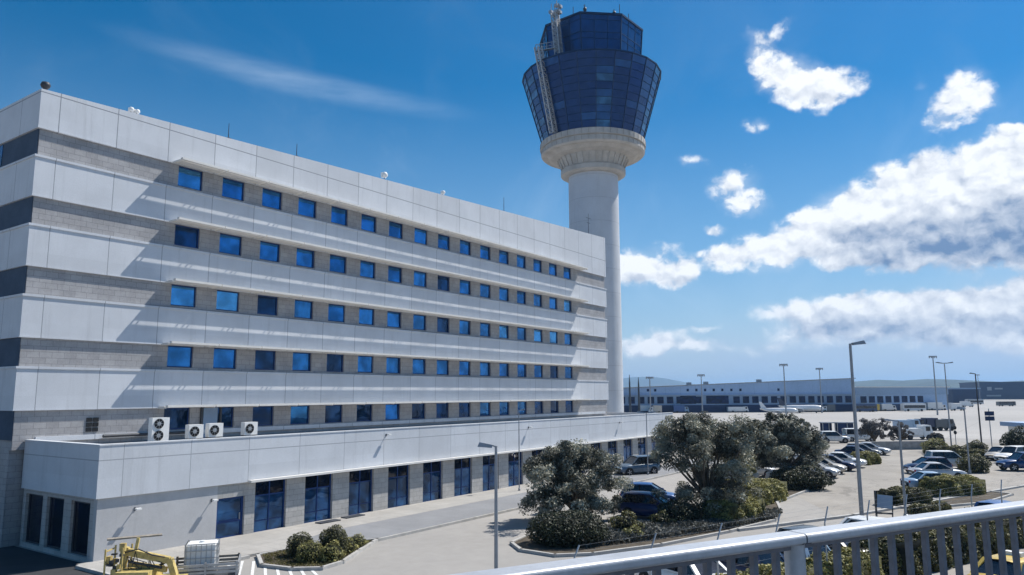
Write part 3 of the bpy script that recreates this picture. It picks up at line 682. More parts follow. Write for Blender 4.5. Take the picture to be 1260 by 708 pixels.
# rooftop kit
def rooftop(px_, py_, D_=None, y=.6):
    p = onplane(px_, py_, 1, y); return p
def zroof(x): return 24.24 + (27.05-24.24)*x/65.36
bx = .35; b = MB(); b.lathe([(0,-.0),(.12,0),(.12,.18),(.2,.2),(.26,.34),(.2,.5),(0,.56)], 12, 0, True); o = b.build('beacon_light', m_darkmetal, None, (.3,.3,zroof(.3)))
tag(o, 'dark round beacon lamp on the corner of the office roof', 'beacon')
def antenna(px_, y, h_, label, cross=False):
    p = onplane(px_, 200, 1, y); x = onplane(px_, 140+.24*(px_-160), 1, y)[0]
    b = MB(); b.tube([(0,0,-.05),(0,0,h_)], [.035,.02], 6); b.box(-.12,.12,-.12,.12,-.05,.25)
    if cross: b.bar((-.6,0,h_*.8),(.6,0,h_*.8),.04); b.bar((-.4,0,h_*.6),(.4,0,h_*.6),.04)
    o = b.build('roof_antenna', m_darkmetal, None, (x, y, zroof(x))); tag(o, label, 'antenna', 'antennas on the office roof')
antenna(281, .7, 1.3, 'thin mast antenna on roof above the second top floor window')
antenna(365, .7, 1.2, 'thin mast antenna on roof above the fourth top floor window')
antenna(620, .9, 1.8, 'thin mast antenna on roof towards the tower, without cross bars')
antenna(724, 1.2, 3.0, 'cross shaped antenna on the roof end nearest the tower', True)
def floodlight(px_, label, s=1.0):
    x = onplane(px_, 140+.24*(px_-160), 1, .5)[0]
    r = empty('floodlight', (x, .5, zroof(x)), R(rnd.uniform(-25,25)), label, 'floodlight', 'floodlights on the office roof')
    c = MB(); c.tube([(0,0,-.04),(0,0,.32*s)], .03, 6); c.build('bracket', m_darkmetal, r)
    c = MB(); c.ell((0,-.08,.45*s), (.22*s,.16*s,.2*s), 12, 7); c.box(-.2*s,.2*s,.0,.14*s,.28*s,.6*s); c.build('lamp_head', m_white, r)
floodlight(161, 'white floodlight at roof edge nearest the beacon, left of a twin', .75); floodlight(168, 'white floodlight at roof edge, right of its twin near the beacon', .7)
floodlight(473, 'larger white roof floodlight halfway along the parapet', 1.25); floodlight(545, 'small white roof floodlight by itself beyond the larger one', .9)

# ------------------------------------------------------------------ control tower
TA = np.array([76.89, 7.78]); ec = CAM[:2]-TA; ec = ec/np.linalg.norm(ec); er = np.array([-ec[1], ec[0]])
A0 = math.atan2(ec[1], ec[0])
tw = empty('control_tower', (TA[0], TA[1], 0), 0, 'tall airport control tower with round concrete shaft and flared dark glass head', 'control tower')
t = MB(); t.lathe([(3.62,-.1),(3.62,39.6)], 48, 0, True); t.build('shaft', m_concrete, tw)
t = MB(); t.lathe([(3.5,38.95),(4.3,38.95),(4.72,39.2),(4.75,39.85),(4.45,40.0),(4.6,40.4),(5.1,41.5),(6.1,41.75),(7.0,42.3)], 64, 0, False)
for k in range(32):
    a = A0+2*math.pi*(k+.5)/32; c_, s_ = math.cos(a), math.sin(a)
    t.bar((4.55*c_,4.55*s_,40.1),(5.2*c_,5.2*s_,41.6),.09,.16, up=(c_,s_,0))
t.build('collar', m_ringcon, tw)
t = MB(); t.lathe([(6.6,42.1),(7.35,42.1),(7.58,42.3),(7.58,42.95),(7.46,43.0),(7.46,43.1),(7.74,43.14),(7.74,43.95),(7.5,44.05),(5,44.05)], 64, 0, False)
for k in range(48):
    a = A0+2*math.pi*(k+.5)/48; c_, s_ = math.cos(a), math.sin(a); t.bar((7.595*c_,7.595*s_,42.35),(7.595*c_,7.595*s_,42.93),.035,.03,1, up=(c_,s_,0)); t.bar((7.755*c_,7.755*s_,43.18),(7.755*c_,7.755*s_,43.93),.035,.03,1, up=(c_,s_,0))
t.build('balcony_ring', [m_ringcon, m_wood], tw)
NF = 24; AO = A0 + R(4.2)
t = MB(); rg = random.Random(5)
for k in range(NF):
    deg = ((k+.5)*15+4.2+180) % 360-180      # 0 = toward the bridge
    colm = rg.choice([0,0,1])
    for j in range(10):
        r0_, r1_ = 7.42+2.83*j/10, 7.42+2.83*(j+1)/10; z0_, z1_ = 44.02+10.0*j/10, 44.02+10.0*(j+1)/10
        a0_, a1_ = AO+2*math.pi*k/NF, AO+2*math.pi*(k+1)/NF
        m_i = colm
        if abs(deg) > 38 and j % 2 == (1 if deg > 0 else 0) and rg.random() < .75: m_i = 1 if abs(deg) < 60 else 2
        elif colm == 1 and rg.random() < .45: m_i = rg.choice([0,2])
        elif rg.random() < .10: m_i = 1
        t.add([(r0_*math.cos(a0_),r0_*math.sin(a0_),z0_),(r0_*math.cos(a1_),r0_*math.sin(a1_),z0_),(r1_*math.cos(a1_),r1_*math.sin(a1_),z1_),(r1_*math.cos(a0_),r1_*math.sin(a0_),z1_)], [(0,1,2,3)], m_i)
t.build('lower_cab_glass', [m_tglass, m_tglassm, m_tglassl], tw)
t = MB()
def cabpt(r, z, k, n, ao): a = ao+2*math.pi*k/n; return Vector((r*math.cos(a), r*math.sin(a), z))
for k in range(NF): t.bar(cabpt(7.45,44.05,k,NF,AO), cabpt(10.28,54.0,k,NF,AO), .10, .10)
for j in range(1, 10):
    f = j/10; r_ = 7.45+f*2.83; z = 44.05+f*9.95
    for k in range(NF): t.bar(cabpt(r_,z,k,NF,AO), cabpt(r_,z,k+1,NF,AO), .06, .06)
for k in range(NF): t.bar(cabpt(10.3,54.06,k,NF,AO), cabpt(10.3,54.06,k+1,NF,AO), .16, .2)
t.build('lower_cab_mullions', m_mull, tw)
t = MB(); t.lathe([(10.2,54.05),(7.0,54.3),(0,54.3)], NF, 0, False, AO); t.build('lower_cab_roof', m_darkmetal, tw)
AO2 = A0 + R(35)
t = MB(); t.lathe([(7.25,54.2),(7.75,60.7)], 8, 0, False, AO2); t.build('upper_cab_glass', m_tglass2, tw)
t = MB()
for k in range(8): t.bar(cabpt(7.27,54.2,k,8,AO2), cabpt(7.77,60.7,k,8,AO2), .14, .14)
for z, w_ in ((55.2,.3),(57.3,.07),(58.2,.10),(60.0,.07)):
    r_ = 7.27+(z-54.2)/6.5*.5
    for k in range(8): t.bar(cabpt(r_,z,k,8,AO2), cabpt(r_,z,k+1,8,AO2), w_*.6, w_)
for k in range(8):
    for q in (1/3, 2/3): t.bar(cabpt(7.27,54.2,k,8,AO2).lerp(cabpt(7.27,54.2,k+1,8,AO2),q), cabpt(7.77,60.7,k,8,AO2).lerp(cabpt(7.77,60.7,k+1,8,AO2),q), .06,.06)
t.build('upper_cab_mullions', m_mull, tw)
t = MB(); t.lathe([(7.75,60.7),(7.93,60.72),(7.93,61.0),(7.6,61.05),(0,61.5)], 8, 0, False, AO2); t.build('upper_cab_roof', m_mull, tw)
def lattice(a, b, w, n, seed=0):
    q = MB(); a = Vector(a); b = Vector(b); d = (b-a).normalized(); out = Vector((a.x, a.y, 0)).normalized(); sd = d.cross(out).normalized(); ot = sd.cross(d).normalized()
    c4 = [sd*w/2+ot*w/2, -sd*w/2+ot*w/2, -sd*w/2-ot*w/2, sd*w/2-ot*w/2]
    for c in c4: q.bar(a+c, b+c, .15, .15)
    for i in range(n):
        p0 = a.lerp(b, i/n); p1 = a.lerp(b, (i+1)/n)
        for k in range(4):
            q.bar(p0+c4[k], p0+c4[(k+1)%4], .10, .10); q.bar(p0+c4[k], p1+c4[(k+1)%4], .08, .08)
            if i % 2 == 0: q.bar(p0+c4[(k+1)%4], p1+c4[k], .07, .07)
    return q
def tp(r, z, deg):
    a = R(deg); v = (ec*math.cos(a)+er*math.sin(a))*r; return (v[0], v[1], z)
# screen-right of the tower as seen from the bridge is +er or -er: pick by the camera's right axis
if er @ RT[:2] < 0: er = -er
q = lattice(tp(7.95,44.1,-43), tp(10.95,55.9,-42), .75, 14); q.build('lattice_mast', m_steel, tw)
q = lattice(tp(8.3,54.3,-32), tp(8.5,61.6,-36), .8, 11)
for i in range(7): p = Vector(tp(8.5+rnd.uniform(-.5,.6), 61.3+rnd.uniform(0,1.2), -36+rnd.uniform(-6,6))); q.bar(p, p+Vector((rnd.uniform(-.5,.5),rnd.uniform(-.5,.5),rnd.uniform(.3,1.1))), .09); q.box(p.x-.25,p.x+.25,p.y-.25,p.y+.25,p.z-.2,p.z+.2)
q.build('lattice_mast', m_steel, tw)
q = MB(); p = Vector(tp(10.9,55.4,-45)); e_ = Vector(tp(8.3,56.2,-34)); q.bar(p, e_, .5, .12); q.bar(p+Vector((0,0,1)), e_+Vector((0,0,1)), .08); q.bar(p+Vector((0,0,.5)), e_+Vector((0,0,.5)), .06)
for i in range(5): r_ = p.lerp(e_, i/4); q.bar(r_, r_+Vector((0,0,1)), .07)
q.build('walkway', m_steel, tw)
for deg, r_, h_, k in ((-6,6.6,1.7,1),(-20,6.9,1.5,0),(38,6.9,2.0,0),(33,6.4,1.3,1),(58,6.6,1.5,0)):
    a = MB(); p = Vector(tp(r_, 60.95, deg)); a.tube([p, p+Vector((0,0,h_))], .05, 6)
    if k: a.ell(p+Vector((0,0,h_*.55)), (.28,.28,.35), 8, 6); a.bar(p+Vector((-.4,0,h_*.8)), p+Vector((.4,0,h_*.8)), .06)
    a.build('antenna', m_darkmetal, tw)

# ------------------------------------------------------------------ vehicles
def loft(mb, st, m=0):
    """st: list of (x, halfwidth, zbottom, ztop)"""
    vs = []; nsec = 11
    for (x, w, zb, zt) in st:
        h_ = zt-zb
        half = [(0,zb),(w*.86,zb),(w*.98,zb+.16*h_),(w,zb+.5*h_),(w*.965,zt-.13*h_),(w*.86,zt-.02*h_),(0,zt+.035)]
        sec = half + [(-y,z) for y,z in reversed(half[1:-1])]
        nsec = len(sec)
        vs += [(x,y,z) for y,z in sec]
    fs = []
    for i in range(len(st)-1):
        for k in range(nsec): fs.append((i*nsec+k, i*nsec+(k+1)%nsec, (i+1)*nsec+(k+1)%nsec, (i+1)*nsec+k))
    fs.append(tuple(range(nsec))); fs.append(tuple(reversed([(len(st)-1)*nsec+k for k in range(nsec)])))
    mb.add(vs, fs, m, True)
KINDS = {
 # body stations, greenhouse: (rear base x, rear top x, front top x, front base x, base z, roof z), wheelbase, wheel radius
 'hatch': dict(st=[(-2.02,.62,.42,.74),(-1.97,.76,.30,.90),(-1.75,.84,.24,.95),(-1.0,.87,.20,.95),(.1,.875,.19,.94),(.95,.865,.20,.92),(1.45,.84,.22,.86),(1.85,.76,.27,.74),(2.0,.62,.36,.60)], gh=(-1.93,-1.50,.12,1.02,.93,1.47), wb=(-1.25,1.30), wr=.31, hw=.85, tw_=.60),
 'sedan': dict(st=[(-2.25,.64,.42,.78),(-2.18,.78,.32,.92),(-1.7,.86,.25,.97),(-1.0,.88,.21,.95),(.1,.885,.20,.93),(1.0,.875,.20,.91),(1.6,.85,.22,.85),(2.1,.76,.28,.74),(2.26,.62,.36,.60)], gh=(-1.66,-.88,.18,1.05,.93,1.43), wb=(-1.36,1.36), wr=.31, hw=.85, tw_=.60),
 'suv': dict(st=[(-2.2,.70,.50,.86),(-2.14,.84,.38,1.04),(-1.8,.90,.32,1.08),(-1.0,.915,.28,1.07),(.1,.92,.27,1.06),(1.0,.91,.28,1.05),(1.6,.89,.30,1.00),(2.08,.82,.35,.88),(2.2,.70,.42,.72)], gh=(-2.10,-1.80,.25,1.02,1.05,1.72), wb=(-1.33,1.38), wr=.37, hw=.89, tw_=.68),
 'van': dict(st=[(-2.4,.80,.46,.98),(-2.35,.90,.36,1.10),(-1.8,.93,.30,1.12),(-.6,.94,.28,1.12),(.6,.94,.28,1.12),(1.4,.93,.29,1.10),(2.0,.90,.32,1.02),(2.36,.82,.36,.86),(2.45,.7,.44,.70)], gh=(-2.33,-2.22,.75,1.75,1.10,1.95), wb=(-1.5,1.55), wr=.34, hw=.91, tw_=.80),
}
proto = {}
paintcache = {}
def carpaint(col):
    if col not in paintcache: paintcache[col] = paint('car_paint', col, .28, .15 if max(col) < .75 else 0)
    return paintcache[col]
def car_meshes(kind):
    K = KINDS[kind]; xr, xrt, xft, xf, zb, zt = K['gh']; hw, tw2 = K['hw'], K['tw_']
    b = MB(); loft(b, K['st'])
    q = lambda x, y, z: Vector((x,y,z))
    # roof shell, slightly domed, and pillars
    vs = []; xs_ = [xrt-.06, xrt+.15, (xrt+xft)/2, xft-.2, xft+.05]; hz = [0,.045,.065,.05,0]
    for x, h_ in zip(xs_, hz):
        for yy, dz in ((-tw2-.02,-.05),(-tw2*.8,.0),(0,.035),(tw2*.8,.0),(tw2+.02,-.05)): vs.append((x, yy, zt-.01+h_+dz))
    fs = [(i*5+k, (i+1)*5+k, (i+1)*5+k+1, i*5+k+1) for i in range(4) for k in range(4)]
    b.add(vs, fs, 0, True)
    for s in (-1, 1):
        b.bar(q(xf,s*(hw-.10),zb-.02), q(xft,s*(tw2-.01),zt-.02), .07, .07); b.bar(q(xr+.1,s*(hw-.09),zb-.02), q(xrt,s*(tw2-.01),zt-.02), .16, .09)
        xm = (xft+xrt)/2+.05; b.bar(q(xm,s*(hw-.035),zb), q(xm,s*(tw2+.01),zt-.03), .07, .05, 1, up=(0,1,0)); b.bar(q(xf-.1,s*(hw-.02),zb+.0), q(xr+.2,s*(hw-.03),zb+.0), .06, .04)
        b.bar(q(xft,s*tw2,zt-.02), q(xrt,s*tw2,zt-.02), .05, .06)
        b.box(xf-.35, xf-.17, s*(hw+.14)-.09, s*(hw+.14)+.09, zb+.02, zb+.15)
        for wx in K['wb']:
            T = Matrix.Translation((wx, s*(K['hw']*.985), K['wr'])) @ Matrix.Rotation(R(90), 4, 'X')
            b.lathe([(0,-.035),(K['wr']*1.17,-.035),(K['wr']*1.17,.035),(0,.035)], 18, 1, T=T)
    x0 = K['st'][-1][0]; x1 = K['st'][0][0]; zl = K['st'][-1][2]
    b.box(x0-.06, x0+.015, -.42, .42, zl+.02, zl+.14, 1); b.box(x1-.02, x1+.05, -.6, .6, K['st'][0][2]-.02, K['st'][0][2]+.09, 1)
    body = b.mesh('body', [carpaint((.5,.5,.5)), m_black])
    w = MB()
    w.add([(xr,-hw+.06,zb-.03),(xf,-hw+.06,zb-.03),(xf,hw-.06,zb-.03),(xr,hw-.06,zb-.03),(xrt,-tw2,zt-.03),(xft,-tw2,zt-.03),(xft,tw2,zt-.03),(xrt,tw2,zt-.03)], [(0,3,2,1),(4,5,6,7),(0,1,5,4),(1,2,6,5),(2,3,7,6),(3,0,4,7)])
    win = w.mesh('window_glass', m_carglass)
    r = K['wr']; ty = MB(); ty.lathe([(r*.6,-.10),(r*.93,-.105),(r,-.08),(r,.08),(r*.93,.105),(r*.6,.10)], 20, 0, True); tyre = ty.mesh('wheel', m_black)
    ri = MB(); ri.lathe([(0,.085),(r*.12,.09),(r*.16,.07),(r*.60,.075),(r*.66,.10)], 16, 0); ri.lathe([(r*.66,-.10),(r*.6,-.075),(0,-.07)], 16, 0)
    for k in range(5):
        a = 2*math.pi*k/5; ri.bar((r*.1*math.cos(a), r*.1*math.sin(a), .09), (r*.62*math.cos(a), r*.62*math.sin(a), .09), .06, .03)
    rim = ri.mesh('rim', m_rim)
    hl = MB(); hl.ell((0,0,0), (.10,.17,.075), 10, 6); hl = hl.mesh('headlight', m_headl)
    tl = MB(); tl.ell((0,0,0), (.06,.13,.12), 10, 6); tl = tl.mesh('tail_light', m_taill)
    pl_ = MB(); pl_.box(-.008,.008,-.25,.25,-.055,.055); pl_ = pl_.mesh('number_plate', m_white)
    return K, body, win, tyre, rim, hl, tl, pl_
def car(x, y, ang, kind, col, label, name='parked_car', cat='car', group='cars parked around the car park', z=0.0):
    if kind not in proto: proto[kind] = car_meshes(kind)
    K, body, win, tyre, rim, hl, tl, pl_ = proto[kind]
    r = empty(name, (x, y, z), R(ang), label, cat, group)
    b = put('body', body, r); b.material_slots[0].link = 'OBJECT'; b.material_slots[0].material = carpaint(col)
    put('window_glass', win, r)
    for wx in K['wb']:
        for s in (-1, 1):
            w = put('wheel', tyre, r, (wx, s*(K['hw']-.07), K['wr'])); w.rotation_euler = (R(-90*s), 0, 0)
            put('rim', rim, w)
    f = K['st'][-2]; e_ = K['st'][1]
    for s in (-1, 1):
        o = put('headlight', hl, r, (f[0]+.05, s*(f[1]-.17), f[2]+.68*(f[3]-f[2]))); o.rotation_euler = (0,0,R(-18*s))
        put('tail_light', tl, r, (e_[0]+.0, s*(e_[1]-.13), e_[2]+.78*(e_[3]-e_[2])))
    put('number_plate', pl_, r, (K['st'][-1][0]+.025, 0, K['st'][-1][2]+.08)); put('number_plate', pl_, r, (K['st'][0][0]-.03, 0, K['st'][0][2]+.16))
    return r
SILV=(.52,.53,.55); WHT=(.80,.80,.79); NAVY=(.010,.022,.075); BLUE=(.03,.10,.28); LBLU=(.30,.42,.56); GREY=(.10,.11,.12); BEI=(.50,.46,.40); BLK=(.015,.016,.018); DBL=(.012,.045,.15)
car(48.6,-26.0,-88,'sedan',WHT,'white saloon with its nose out from behind the dark shrub, first of the row')
car(55.7,-26.0,-91,'hatch',SILV,'silver hatchback second in the row facing the lane')
car(59.6,-25.8,-89,'hatch',BEI,'beige hatchback tucked beside the silver hatchback')
car(63.0,-25.9,-90,'sedan',NAVY,'dark blue saloon between the beige and white cars')
car(67.1,-26.0,-88,'sedan',WHT,'white saloon whose nose ends beside the small square hedge')
car(78.0,-25.3,-90,'sedan',NAVY,'dark blue saloon just past the small square hedge')
car(81.6,-25.4,-88,'hatch',GREY,'dark grey hatchback behind the blue saloon past the hedge')
car(85.2,-25.6,-90,'sedan',SILV,'silver saloon last of the row at its far end')
car(64.0,-19.3,90,'hatch',LBLU,'light blue hatchback in the back row behind the tall trees')
car(69.5,-19.2,88,'sedan',WHT,'white saloon in the back row beside the light blue one')
car(74.6,-19.3,91,'hatch',LBLU,'pale blue hatchback at far end of the back row')
car(80.2,-19.2,90,'suv',SILV,'silver tall car behind the trees at far back row end')
car(49.0,-20.5,-60,'sedan',WHT,'white saloon half hidden under the second big tree')
car(52.8,-21.0,-62,'sedan',SILV,'silver saloon half hidden under the second big tree')
car(26.7,-23.1,-84,'hatch',(.006,.03,.13),'deep blue hatchback in shade between two olive trees')
car(31.3,-20.9,-70,'hatch',BLUE,'bright blue hatchback just behind the deep blue one')
car(48.6,-10.6-1.0,150,'suv',(.10,.15,.21),'grey blue sport utility car on the road beside the office', 'car')
car(50.2,-36.0,-56,'sedan',LBLU,'light blue saloon right behind the low clipped hedge')
car(59.4,-35.3,-57,'sedan',SILV,'silver grey saloon behind the light blue saloon')
car(64.6,-34.0,124,'hatch',NAVY,'dark blue hatchback behind the silver grey saloon')
car(70.6,-35.3,-62,'suv',WHT,'white tall car beside the dome shaped bush')
car(72.3,-41.4,122,'suv',DBL,'dark blue sport utility car parked by the guard hut')
car(81.6,-40.4,150,'suv',WHT,'white sport utility car behind the dark blue one')
car(84.6,-39.0,160,'hatch',BEI,'beige small car next to the hedge near the guard hut')
nearrow = [((23.9,-35.6),'sedan',WHT,'white saloon just above the footbridge railing by the notice board'),((19.4,-34.0),'hatch',GREY,'dark grey hatchback roof just above the railing post'),
 ((11.2,-31.6),'sedan',WHT,'white saloon behind railing bars, left end of the fence row'),((13.0,-32.8),'hatch',NAVY,'navy hatchback behind railing bars beside a white saloon'),((14.6,-33.4),'hatch',LBLU,'light blue hatchback behind railing bars in the fence row'),
 ((16.6,-34.6),'sedan',BLK,'black saloon behind railing bars next to the thick post'),((18.8,-35.6),'suv',WHT,'white tall car behind railing bars just right of the post'),((21.2,-36.8),'sedan',SILV,'silver saloon behind railing bars second right of post')]
for i, ((x, y), k, c, lb) in enumerate(nearrow):
    if i < 2: car(x+.6, y-.2, -22, k, c, lb)
    else: car(11.3+2.75*(i-2), -31.5-1.13*(i-2), 66, k, c, lb)
car(34.5,-41.0,-20,'hatch',BLUE,'blue hatchback alone on the road beyond the security fence')
tx = car(17.6,-42.0,-24,'sedan',(.68,.47,.09),'yellow taxi saloon below the railing on service road','taxi','taxi')
ts = MB(); ts.prism([(-.13,-.3),(.13,-.3),(.13,.3),(-.13,.3)],1.50,1.64); ts.build('roof_sign', m_white, tx)

# ------------------------------------------------------------------ trees, hedges, bushes
def gp(x, y): p = G(x, y); return (p[0], p[1], 0)
tree((23.0,-19.6,.05), 4.75, 3.45, 'round crowned olive tree standing over the big dark clipped bush', L_olive, nleaf=46000, size=.15, clumps=120, trunk_h=.75, skirt=30, seed=4, lean=(.1,-.2))
tree((28.8,-25.9,.05), 6.8, 3.3, 'largest olive tree with a tall ragged crown behind the blue cars', L_olive, nleaf=50000, size=.16, clumps=135, trunk_h=1.1, skirt=22, seed=9)
tree((gp(911,611)[0],gp(911,611)[1],.05), 4.5, 1.35, 'smaller sunlit yellowish tree leaning out beside the largest olive', L_pale, 'pale_tree', nleaf=22000, size=.16, clumps=60, trunk_h=.8, seed=12)
tree((49.2,-25.3,.05), 5.7, 3.7, 'second large olive tree above the white parked cars', L_olive, nleaf=44000, size=.2, clumps=125, trunk_h=1.3, seed=21)
tree((45.4,-23.2,.05), 5.2, 2.5, 'olive tree filling the gap between the two large ones', L_olive, nleaf=26000, size=.2, clumps=80, trunk_h=1.5, seed=25)
tree((60.0,-23.9,.05), 5.2, 1.75, 'narrow olive tree at end of the car row by the tall lamp post', L_olive, nleaf=14000, size=.2, clumps=45, trunk_h=1.4, seed=33, tr=.14)
tree((100.5,-23.6,0), 4.2, 2.6, 'thin grey tree by the far car park boundary', L_grey, 'grey_tree', nleaf=7000, size=.24, clumps=70, trunk_h=1.0, seed=41)
tree((104.5,-26.4,0), 3.4, 1.9, 'small thin grey tree next to the gated hedge', L_grey, 'grey_tree', nleaf=4000, size=.24, clumps=45, trunk_h=.9, seed=43)
bush((16.6,-23.1,.05), 2.0, 1.45, .92, 'big dark clipped round bush below the round crowned tree', L_dark, dens=420, size=.12, seed=2, rot=R(-55), lump=.05)
bush((20.6,-24.4,.05), .85, .8, .62, 'loose small shrub right of the big dark bush', L_hedged, dens=360, size=.13, seed=5, lump=.25)
bush((19.6,-25.3,.05), .6, .5, .36, 'low yellowish shrub in front of the loose small one', L_hedge, dens=360, size=.12, seed=6, lump=.22)
bush((23.4,-25.2,.05), .7, .6, .5, 'low shrub beside the blue hatchback, at edge of the bed', L_hedged, dens=330, size=.13, seed=8, lump=.22)
bush((27.8,-27.4,.05), 1.6, 1.2, .8, 'wide shadowed shrub at foot of the largest olive tree', L_dark, dens=300, size=.14, seed=10, rot=R(-30), lump=.15)
bush((25.2,-25.7,.05), 1.5, 1.1, .8, 'shadowed shrub in front of the deep blue hatchback', L_dark, dens=300, size=.14, seed=13, rot=R(-40), lump=.15)
for (x, y), r3, lb, sd in [((7.1,-14.1),(.66,.58,.60),'grey green clipped round bush at the grassy end of the island',51),((8.0,-15.4),(.70,.66,.78),'tallest round clipped bush in the middle of the island',52),((6.6,-15.4),(.64,.56,.50),'olive bush low in the island between two taller ones',53),((7.2,-16.2),(.5,.47,.46),'small olive bush at the kerb in front of the tallest',54),((8.9,-15.3),(.5,.5,.36),'small loose bush right of the tallest in the island',55),((10.0,-14.8),(.55,.45,.32),'low loose bush at the narrow tip of the island',56)]:
    bush((x,y,.08), *r3, lb, L_hedged if sd in (51,52) else L_hedge, dens=620, size=.085, seed=sd, group='clipped bushes in the kerbed island', lump=.06 if sd in (51,52,53) else .2)
def hedgeline(a, b, depth, h_, label, mat, seed, **k):
    a = np.array(a[:2]); b = np.array(b[:2]); d = b-a; L_ = np.hypot(*d); n = np.array([-d[1], d[0]])/L_
    if n @ FW[:2] < 0: n = -n
    c = (a+b)/2 + n*depth/2
    return hedge((c[0],c[1],.02), L_, depth, h_, math.atan2(d[1],d[0]), label, mat, seed=seed, **k)
hedgeline(gp(905,651), gp(948,637), 2.4, 1.25, 'low yellow green clipped hedge at left edge of the lane, nearest the largest tree', L_hedge, 61, dens=330)
hedgeline(gp(934,627), gp(977,612), 4.2, 1.25, 'long pale green clipped hedge beside the lane, behind the low yellow one', L_hedge, 62, dens=300)
bush((46.0,-27.2,.05), 2.3, 1.6, .95, 'wide dark shrub under the second large olive tree', L_dark, dens=260, size=.16, seed=63, rot=R(-60))
hedgeline(gp(1066,573), gp(1086,571), 2.2, 1.15, 'small square hedge with a yellowish top in the car row', L_hedge, 64, dens=220, size=.16)
hedgeline(gp(1098,625), gp(1153,620), 1.6, 1.0, 'clipped hedge in front of the light blue saloon', L_hedged, 65, dens=330)
hedgeline(gp(1170,614), gp(1221,609), 2.9, 1.2, 'bulky clipped hedge with a sunny top right of the light blue saloon', L_hedge, 66, dens=300)
hedgeline(gp(1127,634), gp(1174,627), .9, .35, 'very low hedge strip on the kerb above the railing', L_hedged, 67, dens=330)
bush((68.2,-37.6,.05), 1.6, 1.3, .9, 'dome shaped dark bush beside the white tall car', L_hedged, dens=240, size=.16, seed=68)
hedgeline(gp(1142,561), gp(1203,562), 2.6, 1.0, 'long dark hedge across the far side of the lane', L_hedged, 69, dens=150, size=.2)
hedgeline(gp(1193,566), gp(1236,565), 3.0, .85, 'lower ragged hedge in front of the long dark hedge', L_hedged, 70, dens=150, size=.2)
bush((92.0,-32.0,0), 1.6, 1.4, 1.0, 'round olive bush behind left end of the long dark hedge', L_hedge, dens=150, size=.2, seed=71)
bush((92.6,-36.4,0), 1.2, 1.1, .9, 'round bush behind the middle of the long dark hedge', L_hedged, dens=150, size=.2, seed=72)
bush((88.2,-40.9,0), 2.0, 1.7, 1.9, 'large dark round bush in front of the guard hut', L_dark, dens=130, size=.22, seed=73)
hedge((101.4,-31.2,0), 1.5, 1.5, 2.0, R(-55), 'square block hedge at end of the far grey wall', L_grey, dens=120, size=.22, seed=74)
# hedge along the security fence and the fence itself
f0 = np.array(G(882,667,2.6)[:2]); f1 = np.array(G(1195,612,2.6)[:2]); fd = (f1-f0)/np.hypot(*(f1-f0)); fn = np.array([-fd[1], fd[0]])
if fn @ FW[:2] < 0: fn = -fn
def fpt(s, o=0.0): p = f0+fd*s+fn*o; return (p[0], p[1])
for (s0, s1, dep, h_, m_, lb, sd) in [(-1.0, 5.6, 1.5, 1.25, L_hedge, 'yellow green hedge along the fence left of the thick railing post', 81), (5.7, 9.6, 1.7, 1.2, L_hedge, 'yellowish hedge along the fence just right of the thick post', 82), (9.8, 26.0, 3.0, 1.45, L_hedged, 'long broad hedge along the fence behind the railing bars', 83)]:
    c = fpt((s0+s1)/2, .2+ (dep-1.5)*.4); hedge((c[0],c[1],0), s1-s0, dep, h_, math.atan2(fd[1],fd[0]), lb, m_, dens=300, size=.13, seed=sd)
fence = empty('security_fence', (0,0,0), 0, 'wire security fence with posts bent outward at the top, behind the railing', 'fence')
ks = [-6.4,-3.2,0,3.25,6.3,9.3,12.3,15.3,18.4,21.6,24.8,28.0,31.2]
for s in ks:
    x, y = fpt(s); p = MB(); p.tube([(x,y,0),(x,y,2.6)], .032, 7); e_ = np.array([x,y]) + fn*.10 + fd*.42; p.tube([(x,y,2.58),(e_[0],e_[1],3.16)], .028, 7); p.build('post', m_steel, fence)
wr = MB()
for z, o in ((.1,0),(.85,0),(1.7,0),(2.55,0)):
    a = fpt(ks[0]); b = fpt(ks[-1]); wr.bar((a[0],a[1],z),(b[0],b[1],z),.005)
for t_ in (.4,.7,1.0):
    a = np.array(fpt(ks[0]))+(fn*.10+fd*.42)*t_; b = np.array(fpt(ks[-1]))+(fn*.10+fd*.42)*t_; wr.bar((a[0],a[1],2.6+.55*t_),(b[0],b[1],2.6+.55*t_),.004)
wr.build('wire', m_steel, fence)

